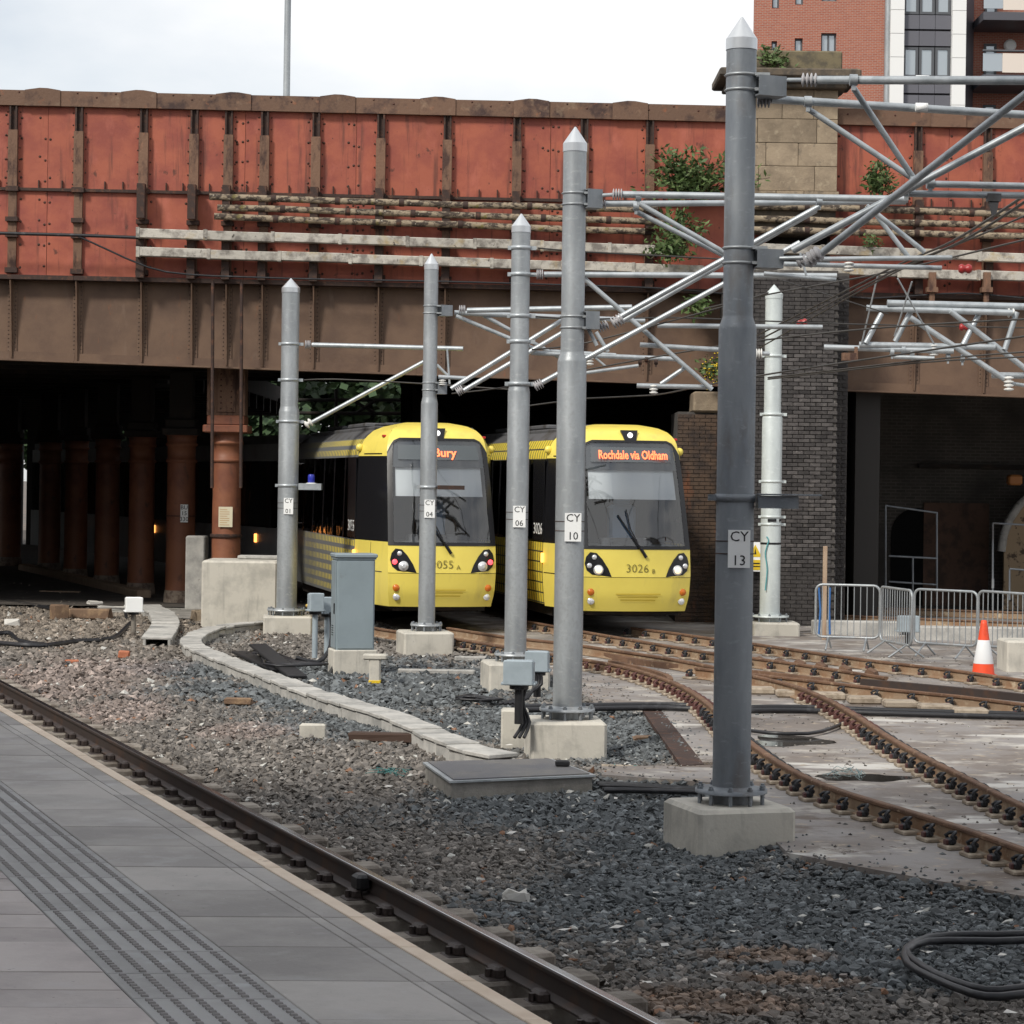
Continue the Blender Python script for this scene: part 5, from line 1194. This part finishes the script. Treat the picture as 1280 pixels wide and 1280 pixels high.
# chamber with steel cover
zt=-.10; cp=[G(*q,zt) for q in ((528,951),(690,947),(745,967),(562,975))]; cc=sum(cp,Vector())/4
ch=thing('access_chamber','low concrete access chamber with a flat grey steel cover','manhole',(cc.x,cc.y,zt-.25))
def quadbox(name,mat,par,pts,z0,z1,shrink=1.0):
    m=MB(); a=[cc+(p-cc)*shrink for p in pts]; m.add([(p.x,p.y,z1) for p in a]+[(p.x,p.y,z0) for p in a],[(0,1,2,3),(0,4,5,1),(1,5,6,2),(2,6,7,3),(3,7,4,0)]); return m.build(name,mat,par)
quadbox('rim',concd,ch,cp,zt-.3,zt-.03,.96); quadbox('frame',tubem,ch,cp,zt-.03,zt-.012,1.0); cov=quadbox('cover',M('steel_cover',(.14,.14,.15),.55,.3,layers=[((.20,.19,.18),2,.45,.65),((.09,.09,.1),5,.6,.7)],bump=(60,.3)),ch,cp,zt-.02,zt,.93)
m=MB(); q=G(703,958,zt); m.bbox(q+Vector((0,0,.03)),(.14,.08,.06),.02); m.build('lifting_key',blackr,cov)
# black cable bundle by CY13 and coils
m=MB()
for k in range(7):
    m.path(gpath([(745+k*2,978+k*2.0),(790,980+k*1.6),(835,983+k*1.2),(880,986+k*.9)],-.2+.012*(k%3)),.018,6)
single(m,'cable_bundle',cablem,'bundle of black cables lying between chamber and plinth','cable')
for dz,lab,of in ((0,'outer thick black cable loop on the ballast at the bottom right',0),(.0,'inner thick black cable loop on the ballast at the bottom right',8)):
    m=MB(); m.path(gpath([(1420,1150+of),(1285,1167+of),(1215,1168+of),(1160,1172+of*.6),(1133,1186+of*.3),(1134+of*1.5,1204-of*.1),(1165+of,1222-of*.4),(1215,1242-of),(1250,1246-of),(1300,1240-of),(1420,1235-of)],-.20),.024,8); single(m,'cable_loop',cablem,lab,'cable')
m=MB()
for k in range(9):
    m.path(gpath([(570,871+k%4),(590,868+k%5),(612,872+k%3),(628,874),(600,877-k%3),(575,874)],-.24+.01*k),.014,5)
single(m,'cable_heap',cablem,'small tangled heap of black cable on the ballast by mast CY 06','cable')
m=MB()
for px in ([(-40,742),(20,752),(70,760),(110,762),(150,758),(158,770)],[(-40,800),(0,803),(50,806),(100,800),(140,797),(163,778)],[(-20,795),(10,790),(24,800),(60,806)]):
    for k in range(2): m.path(gpath([(a,b+k*1.5) for a,b in px],-.22),.03,6)
single(m,'cable_tangle',cablem,'tangled black cables on the gravel at the left under the bridge','cable')
m=MB()
for k in range(7): m.path(gpath([(300+k*8,818-k),(330,812+k*3),(372,826+k),(410,830)],-.2+.012*k),.018,5)
single(m,'cable_tangle',cablem,'black cables strewn behind the long concrete trough','cable')
for (a,b,c,d_),lab in (((322,806),(372,846),.16,.5),'tilted black board leaning behind the long concrete trough'),(((300,815),(352,838),.14,.1),'flat black board lying behind the long concrete trough'):
    p=G(a[0],a[1],-.02 if d_>.3 else -.2); q=G(b[0],b[1],-.22); m=MB(); dd=(q-p); m.bbox((p+q)/2,(dd.length,.28,.04),.01,rz=math.atan2(dd.y,dd.x),ry=-math.asin(max(-.9,min(.9,dd.z/dd.length)))); single(m,'black_board',blackr,lab,'board')
# traffic cone
cn=thing('traffic_cone','orange and white traffic cone beside the far rails','traffic cone',G(1229,848,SLABZ))
m=MB(); m.bbox((0,0,.03),(.40,.40,.06),.03); m.local('base',orange,cn)
m=MB(); m.lathe([(.165,.06),(.145,.22)],(0,0,0),24); m.local('lower_band',orange,cn)
m=MB(); m.lathe([(.146,.22),(.147,.225),(.088,.56),(.086,.565)],(0,0,0),24); m.local('reflective_sleeve',whitec,cn)
m=MB(); m.lathe([(.085,.565),(.050,.80),(.040,.85),(.02,.855)],(0,0,0),24); m.local('top',orange,cn)
# crowd barriers
def barrier(label,pa,pb,D0,D1,base0,base1):
    a=W(pa,base0,D0); b=W(pb,base1,D1); Lb=(Vector((b.x,b.y,0))-Vector((a.x,a.y,0))).length; an=math.atan2(b.y-a.y,b.x-a.x)
    t=thing('crowd_barrier',label,'barrier',(a.x,a.y,min(a.z,b.z)),an,'crowd barriers'); H=1.08; z0=.20; r=.022; c=.11
    pts=[]
    for cx,cz,a0 in ((c,z0+c,math.pi),(Lb-c,z0+c,1.5*math.pi),(Lb-c,H-c,0),(c,H-c,.5*math.pi)):
        for k in range(5): an_=a0+k*math.pi/8; pts.append((cx+c*math.cos(an_),0,cz+c*math.sin(an_)))
    pts.append(pts[0]); m=MB(); m.path(pts,r,8); m.local('frame',galv,t)
    n=max(8,int(Lb/.105))
    me=MB().tube((0,0,0),(0,0,H-z0-.0),.0085,6).mesh('bar',galv)
    for i in range(1,n): inst('bar',me,t,(Lb*i/n,0,z0))
    for x in (.22,Lb-.22):
        m=MB(); m.path([(x,-.30,.0),(x,0,z0),(x,.30,.0)],.018,6); m.local('foot',galv,t)
barrier('crowd barrier nearest the brick pier, in front of the wooden post',1019,1099,40.5,40.2,810,813)
barrier('crowd barrier turned edge-on, second from the brick pier',1100,1139,39.6,38.2,815,822)
barrier('crowd barrier in front of the blue box, third from the brick pier',1142,1221,39.6,38.8,818,823)
barrier('crowd barrier behind the traffic cone, cut by the picture edge',1222,1303,38.8,37.6,821,830)
wp=thing('timber_post','tall thin pale timber post behind the first barrier','post',W(1030,800,43.5)); m=MB(); m.bbox((0,0,.85),(.075,.075,2.5-.8),.008); m.local('post',wood,wp)
m=MB()
for k in range(2): m.path([Vector((-.09+.2*k,.03,.1)),Vector((-.07+.16*k,.02,.55)),Vector((-.1+.2*k,.03,.95))],.02,5)
m.local('blue_rope',blueb,wp)
for (x0,x1,D,zz,hh,lab) in ((1015,1122,45.2,-.25,.34,'low pale concrete kerb behind the first barrier'),(1136,1290,44,-.28,.36,'low pale concrete kerb behind the third barrier')):
    m=MB(); a=W(x0,790,D).x;b=W(x1,790,D).x; m.bbox(((a+b)/2,D,zz+hh/2),(b-a,.35,hh),.02); single(m,'concrete_kerb',conc2,lab,'kerb')
m=MB(); q=W(1300,826,36.5); m.bbox((q.x,36.9,.0),(1.0,.8,.62),.03); single(m,'concrete_plinth',conc,'pale concrete plinth cut by the picture edge beside the cone','concrete block')
mf=thing('mesh_fence','thin dim steel fence frames standing inside the right-hand bay','fence',W(1165,700,52))
for pts in (((1107,632),(1107,760)),((1171,640),(1171,770)),((1107,632),(1171,641)),((1111,695),(1171,698)),((1141,697),(1141,765)),((1111,727),(1171,731)),((1241,654),(1241,765)),((1241,654),(1300,657)),((1262,712),(1262,750)),((1262,711),(1300,714))):
    ctube(mf,(*pts[0],52),(*pts[1],52),.022,'rail_tube',galv_d,6)  # darker steel tone carries the bay shade on the frames
m=MB(); p=W(1241,735,51.9); m.tube(p,p+Vector((0,0,.2)),.03,6); m.build('hinge',galv,mf)
# loose bits lying about
def lump(name,label,cat,px,z,dim,mat,rz=0.0,rough=.18):
    q=G(px[0],px[1],z); m=MB(); m.bbox((0,0,0),dim,.015); a=[]
    for v in m.v: a.append((v[0]+random.uniform(-1,1)*dim[0]*rough*.3,v[1]+random.uniform(-1,1)*dim[1]*rough*.3,v[2]+random.uniform(-1,1)*dim[2]*rough*.5))
    m.v=a; o=m.build(name,mat,None,(0,0,0)); o.location=(q.x,q.y,z+dim[2]*.4); o.rotation_euler=(0,0,rz); return tag(o,label,cat)
lump('concrete_offcut','pale wedge-shaped concrete offcut standing on the dark ballast','concrete block',(391,922),-.27,(.30,.14,.17),conc,0,.1)
lump('timber_offcut','dark brown timber offcut beside the pale concrete wedge','timber',(478,926),-.26,(.72,.2,.10),M('dark_brown_timber',(.06,.035,.025),.8),-.12,.1)
lump('stone_slab','flat pale stone under the dark timber offcut','stone',(470,929),-.29,(.5,.2,.05),conc,.1)
lump('timber_offcut','short tan timber offcut on the grey ballast below the long trough','timber',(298,880),-.26,(.36,.13,.09),rockb,-.05,.1)
lump('timber_offcut','grey-brown timber lump on the gravel left of the white box','timber',(112,772),-.25,(.9,.25,.2),rockb,-.2,.1)
lump('timber_offcut','upright brown timber lump beside the longer one on the gravel','timber',(74,773),-.25,(.3,.3,.3),rockb,.5,.1)
lump('brick_fragment','orange brick fragment on the ballast below the short trough','brick',(155,822),-.27,(.17,.14,.12),rocko)
lump('brick_fragment','orange-red brick fragment nearer the platform rail','brick',(90,829),-.27,(.2,.12,.06),rocko,.3)
lump('brick_fragment','dull red brick half-buried in front of the pale wedge','brick',(392,904),-.34,(.24,.14,.06),M('dull_red_brick',(.22,.085,.06),.85),.3)
lump('pale_rock','pale yellowish rock between short trough and concrete block','rock',(255,777),-.27,(.42,.3,.22),stone,.3,.4)
lump('pale_rock','white rock on the gravel right of the brown timber','rock',(140,765),-.25,(.6,.4,.14),debr,.2,.4)
lump('pale_rock','small white rock on the gravel near the left cables','rock',(118,758),-.25,(.3,.2,.12),debr,.5,.4)
lump('pale_rock','white rock in front of the single short box post','rock',(15,782),-.25,(.28,.2,.12),debr,.2,.4)
lump('timber_strip','thin pale timber strip on the far gravel','timber',(75,741),-.22,(1.0,.12,.05),wood,-.15,.05)
lump('concrete_strip','long pale concrete strip lying on the ballast before mast CY 04','concrete block',(545,842),-.27,(1.15,.16,.07),conc2,-.03,.05)
lump('concrete_strip','pale concrete strip beside the base of mast CY 06','concrete block',(592,826),-.25,(.6,.12,.08),conc2,.0,.05)
lump('brown_stone','flat brown stone among the fresh ballast, below CY 10','stone',(805,925),-.24,(.22,.12,.05),rockb,.2,.4)
lump('whitish_rock','whitish rock on the brown ballast in mid foreground','rock',(644,1127),-.27,(.16,.10,.08),debr,.1,.5)
# long timber baulk along the column row
a=G(30,712,-.2); b=G(180,747,-.2)
m=MB(); dd=b-a; m.bbox((a+b)/2+Vector((0,0,.05)),(dd.length,.35,.25),.03,rz=math.atan2(dd.y,dd.x)); single(m,'timber_baulk',wood,'long weathered timber baulk running along the column row','timber')
m=MB(); a=G(150,760,-.24); b=G(262,752,-.24); c_=G(250,735,-.24); m.add([G(60,720,-.22),G(200,772,-.22),G(258,774,-.22),G(262,744,-.22),G(150,728,-.22)],[(0,1,2,3,4)]); tag(m.build('dirt_apron',concd),kind='structure')
# ================================================================== plants on the bridge
def shrub(label,px,D,spread,n,ls,mat,name='buddleia',droop=.0):
    c=W(*px,D); t=thing(name,label,'shrub',c)
    lm=MB(); tm=MB()
    for k in range(int(n/16)+2):
        e=Vector((random.gauss(0,spread[0]*.62),random.gauss(-.12,.14),random.gauss(0,spread[1]*.62)))
        base=Vector((e.x*.25+random.uniform(-.1,.1),.25,-spread[1]*.8)); mid=(base+e)/2+Vector((0,-.05,.08))
        tm.path([base,mid,e],.009,4)
        for q in range(16):
            u=random.random()**.6; p=mid.lerp(e,u)+Vector((random.gauss(0,.09),random.gauss(0,.09),random.gauss(0,.08)))
            d=Vector((random.gauss(0,1),random.gauss(-.3,.7),random.gauss(.25-droop,.6))).normalized(); s_=d.orthogonal().normalized(); s_=(Matrix.Rotation(random.uniform(0,6.28),3,d)@s_); L_=ls*random.uniform(.6,1.3); w_=L_*.20
            lm.add([p,p+d*L_*.45+s_*w_,p+d*L_,p+d*L_*.45-s_*w_],[(0,1,2,3)])
    lm.local('foliage',mat,t,kind='stuff'); tm.local('stems',twig,t); return t
shrub('large leafy buddleia growing on the red bridge plates left of mast CY 13',(866,220),48.4,(.80,.46),1500,.15,leafm)
shrub('buddleia sprig trailing over the pipes below the largest bush',(848,285),48.2,(.42,.55),520,.15,leafm,droop=.4)
shrub('buddleia tuft hanging over the upper pale trough',(838,312),48.0,(.3,.15),260,.14,leafm,droop=.4)
shrub('small leafy bush on the ledge right of the stone pier',(1098,225),48.4,(.24,.30),420,.14,leafm)
shrub('thin green plant growing on top of the stone pier',(962,74),48.6,(.26,.14),280,.13,leafm)
shrub('green sprig on the brown girder left of mast CY 13',(873,383),48.5,(.16,.15),150,.14,leafm,droop=.3)
shrub('tiny green tuft between the troughs under the stone pier',(1088,305),48.2,(.14,.08),70,.10,leafm)
yf_=shrub('yellow-flowered weed on the stone cap beside mast CY 13',(889,462),48.0,(.13,.2),200,.11,leafm,'flowering_weed')
m=MB()
for k in range(60):
    p=Vector((random.gauss(0,.11),-.25+random.gauss(0,.08),random.gauss(.0,.17))); m.lathe([(.015,0),(.022,.01),(.01,.02)],p,5)
m.local('flowers',flow,yf_,kind='stuff')
# trees far beyond the bridge
def tree(label,x,y,h,r,n):
    t=thing('tree',label,'tree',(x,y,-.5),0,'trees beyond the bridge'); m=MB(); m.lathe([(.35,0),(.22,h*.5),(.05,h*.9)],(0,0,0),10)
    for k in range(6):
        a=k*1.05; m.tube((0,0,h*(.3+.07*k)),(r*.7*math.cos(a),r*.7*math.sin(a),h*(.5+.06*k)),.10,6,.03)
    m.local('trunk',twig,t); lm=MB()
    cl=[(Vector((random.gauss(0,r*.5),random.gauss(0,r*.5),h*random.uniform(.3,.95))),random.uniform(.5,1.1)*r*.45) for _ in range(26)]
    for k in range(n):
        c,rr=random.choice(cl); p=c+Vector((random.gauss(0,rr*.5),random.gauss(0,rr*.5),random.gauss(0,rr*.4))); d=Vector((random.gauss(0,1),random.gauss(0,1),random.gauss(0,.6))).normalized(); s_=d.orthogonal()*.22; lm.add([p,p+d*.26+s_,p+d*.52,p+d*.26-s_],[(0,1,2,3)])
    lm.local('crown',leaft,t,kind='stuff')
for i,(x,y,h,r,lab) in enumerate(((-12,124,11,4.5,'green tree glimpsed under the bridge directly above the left tram roof'),(-17.5,121,10,4,'green tree glimpsed under the bridge just right of the notice column'),(-24,126,11,4.5,'green tree glimpsed between the dim columns'),(-6.5,128,12,4.5,'green tree glimpsed farthest right above the left tram roof'))): tree(lab,x,y,h,r,7000)
gt=thing('signal_gantry','dark lattice gantry seen under the bridge above the left tram','gantry',W(400,505,92)); 
for a,b in (((300,500),(520,500)),((300,516),(520,517)),((326,488),(326,560)),((420,486),(420,560)),((330,516),(350,500)),((350,500),(372,516)),((440,500),(470,517)),((470,500),(445,517))): ctube(gt,(*a,92),(*b,92),.07,'gantry_bar',dark,6)
# ================================================================== UNSEEN SKY BLOCKERS added behind and beside the camera
st=thing('rear_sky_blocker','unseen long wall added behind the platforms to block low sky light','building',(0,-48,0)); m=MB(); m.box((0,-1,5),(150,2,12)); m.local('wall',M('buff_blocker_wall',(.30,.26,.21),.85),st)  # unseen; added to cut low sky light reaching under the bridge
sw=thing('side_sky_blocker','unseen high brick wall added at the left to block sky light','wall',(-20,20,0)); m=MB(); m.box((0,0,4),(1.2,100,9)); m.local('wall_face',archbrick,sw)  # unseen; set close in to darken the columns and left ground
# ================================================================== BALLAST STONES
ico=[]
ph=(1+5**.5)/2
IV=np.array([(-1,ph,0),(1,ph,0),(-1,-ph,0),(1,-ph,0),(0,-1,ph),(0,1,ph),(0,-1,-ph),(0,1,-ph),(ph,0,-1),(ph,0,1),(-ph,0,-1),(-ph,0,1)]); IV/=np.linalg.norm(IV[0])
IF=np.array([(0,11,5),(0,5,1),(0,1,7),(0,7,10),(0,10,11),(1,5,9),(5,11,4),(11,10,2),(10,7,6),(7,1,8),(3,9,4),(3,4,2),(3,2,6),(3,6,8),(3,8,9),(4,9,5),(2,4,11),(6,2,10),(8,6,7),(9,8,1)])
OV=np.array([(1,0,0),(-1,0,0),(0,1,0),(0,-1,0),(0,0,1),(0,0,-1)],float); OF=np.array([(0,2,4),(2,1,4),(1,3,4),(3,0,4),(2,0,5),(1,2,5),(3,1,5),(0,3,5)])
def blob(px,py,rx,ry=None):
    q=G(px,py,-.28); return q.x,q.y,rx,ry or rx
NEW=[(1000,1130,2.6,2.0),(1200,1150,2.6,2.6),(760,1010,2.2,2.2),(640,1000,1.2,1.5),(450,870,3.0,3.0),(540,850,3,4),(600,905,3,2.6),(800,925,1.8,3.0),(330,840,2.4,2.0),(1150,1215,1.2,.8),(900,1060,1.5,1.3),(230,800,1.2,2)]
NEWB=[blob(*q) for q in NEW]
PINK=[blob(80,850,1.6,6),blob(150,890,.8,2.5),blob(300,915,.7,1.2)]
BROWN=[blob(960,1195,.55,.35),blob(1010,1225,.6,.3),blob(905,1255,.8,.4)]
def influence(bl,x,y):
    r=np.zeros(x.shape)
    for bx,by,rx,ry in bl: r=np.maximum(r,np.exp(-(((x-bx)/rx)**2+((y-by)/ry)**2)*1.2))
    return r
def lin(v): return np.array(v,float)
def scatter(name,y0,y1,dens,rad,shape,zbase,obj_kind='stuff',inside=False):
    V,Fc=shape; xl=-.235*y1-1.5; xr_=.235*y1+1.0
    N=int((xr_-xl)*(y1-y0)*dens); x=rng.uniform(xl,xr_,N); y=rng.uniform(y0,y1,N)
    keep=(x>-.225*y-1.2)&(x<.225*y+1.2)
    p=x*NV.x+y*NV.y
    ins=inpoly(x,y,[tuple(q) for q in slab_xy]); keep&=(p>P_EDGE+.1)&(ins if inside else ~ins)
    keep&=~((y>47)&(x>-4))
    # sleepers of the platform track show through near the rail
    x,y,p=x[keep],y[keep],p[keep]; n=len(x)
    nz=.5+.25*np.sin(x*2.3+1.1*np.sin(y*.9))+.25*np.sin(y*1.7+x*.8+1.3*np.sin(x*1.9))
    lane=np.exp(-((p-(P_RAIL-.75))/1.15)**4)
    t_=(x*DV.x+y*DV.y); slp=np.abs(((t_-4+.34)%.68)-.34)
    z=zbase+rng.uniform(-.015,.03,n)+.03*nz+.012*lane-np.where((slp<.15)&(np.abs(p-P_RAIL+.75)<1.3),.085,0)
    z+=np.where(np.abs(p-P_RAIL)<.12,-.03,0)
    ds=np.full(n,9.0)
    for (ax_,ay_),(bx_,by_) in zip(slab_xy,np.roll(slab_xy,-1,0)):
        ex,ey=bx_-ax_,by_-ay_; u=np.clip(((x-ax_)*ex+(y-ay_)*ey)/(ex*ex+ey*ey),0,1); ds=np.minimum(ds,np.hypot(x-ax_-u*ex,y-ay_-u*ey))
    z+=.085*np.clip(1-ds/.45,0,1)
    if inside:
        k=rng.random(n)<(.05+.10*(nz>.68)+.95*np.exp(-ds/.16)); x,y,p,z,r_,nz,ds=x[k],y[k],p[k],z[k],None,nz[k],ds[k]; n=len(x); lane=lane[k]; z=np.full(n,SLABZ+.004)
    r=rad*np.minimum(np.exp(rng.normal(0,.36,n)),1.75)
    fresh=influence(NEWB,x,y)+.35*(rng.random(n)-.5)+.3*(nz-.5); fresh=np.clip((fresh-.30)/.25,0,1)[:,None]
    old=np.clip((P_RAIL+1.0-p)/1.2+.4*(nz-.5),0,1)[:,None]
    pink=.38*np.clip((influence(PINK,x,y)+.3*(nz-.5)+.25*(rng.random(n)-.5)-.35)/.3,0,1)[:,None]
    brn_=np.clip((influence(BROWN,x,y)+.4*(nz-.5)-.4)/.3,0,1)[:,None]
    c=np.tile(lin((.170,.153,.137)),(n,1))
    c=c*(1-fresh)+lin((.116,.126,.131))*fresh
    c=c*(1-.6*old*(1-fresh))+lin((.150,.125,.103))*.6*old*(1-fresh)
    c=c*(1-pink)+lin((.33,.245,.215))*pink; c=c*(1-brn_)+lin((.20,.145,.11))*brn_
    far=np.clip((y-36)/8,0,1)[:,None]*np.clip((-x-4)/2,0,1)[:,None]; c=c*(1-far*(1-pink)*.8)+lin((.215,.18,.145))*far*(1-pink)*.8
    c*=np.exp(rng.normal(0,.34,n))[:,None]
    odd=rng.random(n); c[odd<.012]=(.55,.54,.50); c[(odd>.012)&(odd<.02)]=(.28,.15,.09); c[(odd>.02)&(odd<.035)]=(.05,.05,.05)
    c=np.clip(c*.93,.015,.7)
    nv,nf=len(V),len(Fc)
    base=V[None]*(1+rng.normal(0,.22,(n,nv,1)))*rng.uniform(.65,1.3,(n,1,3))
    base[:,:,2]*=.62
    a=rng.uniform(0,6.283,n); tx=rng.normal(0,.5,n); ca,sa=np.cos(a)[:,None],np.sin(a)[:,None]; ct,st_=np.cos(tx)[:,None],np.sin(tx)[:,None]
    X=base[...,0];Y=base[...,1]*ct-base[...,2]*st_;Z=base[...,1]*st_+base[...,2]*ct
    P3=np.stack([X*ca-Y*sa,X*sa+Y*ca,Z],-1)*r[:,None,None]+np.stack([x,y,z],-1)[:,None]
    verts=P3.reshape(-1,3).astype(np.float32); faces=(Fc[None]+(np.arange(n)*nv)[:,None,None]).reshape(-1).astype(np.int32)
    me=bpy.data.meshes.new(name); me.vertices.add(len(verts)); me.vertices.foreach_set('co',verts.ravel())
    nt3=len(faces)//3; me.loops.add(len(faces)); me.loops.foreach_set('vertex_index',faces); me.polygons.add(nt3); me.polygons.foreach_set('loop_start',np.arange(0,len(faces),3,dtype=np.int32))
    me.update(calc_edges=True); me.polygons.foreach_set('use_smooth',np.zeros(nt3,bool))
    at=me.attributes.new('stone_colour','FLOAT_COLOR','POINT'); cc4=np.ones((n,nv,4),np.float32); cc4[...,:3]=c[:,None]; at.data.foreach_set('color',cc4.ravel())
    me.materials.append(stonebits); me.validate(); o=bpy.data.objects.new(name,me); COL.objects.link(o); return tag(o,kind=obj_kind)
scatter('ballast',9,20,950,.0245,(IV,IF),-.315)
scatter('ballast_fines',9,21,1100,.0105,(OV,OF),-.312)
scatter('slab_grit',15,40,150,.014,(OV,OF),0,inside=True)
scatter('ballast',20,31,640,.031,(OV,OF),-.312)
scatter('ballast',31,62,210,.043,(OV,OF),-.300)
# litter: paper and plastic scraps
lt=MB()
for k in range(110):
    a=random.uniform(150,1270); b=random.uniform(880,1270); q=G(a,b,-.235)
    if (q.x*NV.x+q.y*NV.y)<P_RAIL+.3 or inpoly([q.x],[q.y],[tuple(v) for v in slab_xy])[0]: continue
    s_=random.uniform(.012,.035); an=random.uniform(0,6.28); lt.add([q+Vector((s_*math.cos(an+e)*(1.6 if i%2 else .8),s_*math.sin(an+e),random.uniform(0,.02))) for i,e in enumerate((0,1.57,3.14,4.71))],[(0,1,2,3)])
o=lt.build('litter',debr); tag(o,kind='stuff')
# weeds, teal netting scraps
for (px,lab,mt) in (((490,965),'scrap of teal netting on the ballast left of the chamber',M('teal_net',(.08,.25,.24),.7)),((795,962),'scrap of blue-green netting beside the cable bundle',MAT['teal_net']),((1060,965),'scrap of pale blue rag between the curved rails',M('pale_blue_rag',(.25,.33,.34),.8))):
    m=MB()
    for k in range(16):
        q=G(px[0]+random.gauss(0,14),px[1]+random.gauss(0,2.5),-.22 if px[0]<900 else SLABZ+.01); m.path([q,q+Vector((random.gauss(0,.05),random.gauss(0,.05),.03)),q+Vector((random.gauss(0,.1),random.gauss(0,.1),.0))],.004,4)
    single(m,'netting_scrap',mt,lab,'litter')
# ------------------------------------------------------------------ lettering becomes mesh
bpy.context.view_layer.update(); dg=bpy.context.evaluated_depsgraph_get()
for o in [o for o in S.objects if o.type=='FONT']:
    me=bpy.data.meshes.new_from_object(o.evaluated_get(dg)); nm=o.name; par=o.parent; mw=(o.location.copy(),o.rotation_euler.copy(),o.scale.copy())
    bpy.data.objects.remove(o); n_=bpy.data.objects.new(nm,me); COL.objects.link(n_); n_.parent=par; n_.location,n_.rotation_euler,n_.scale=mw
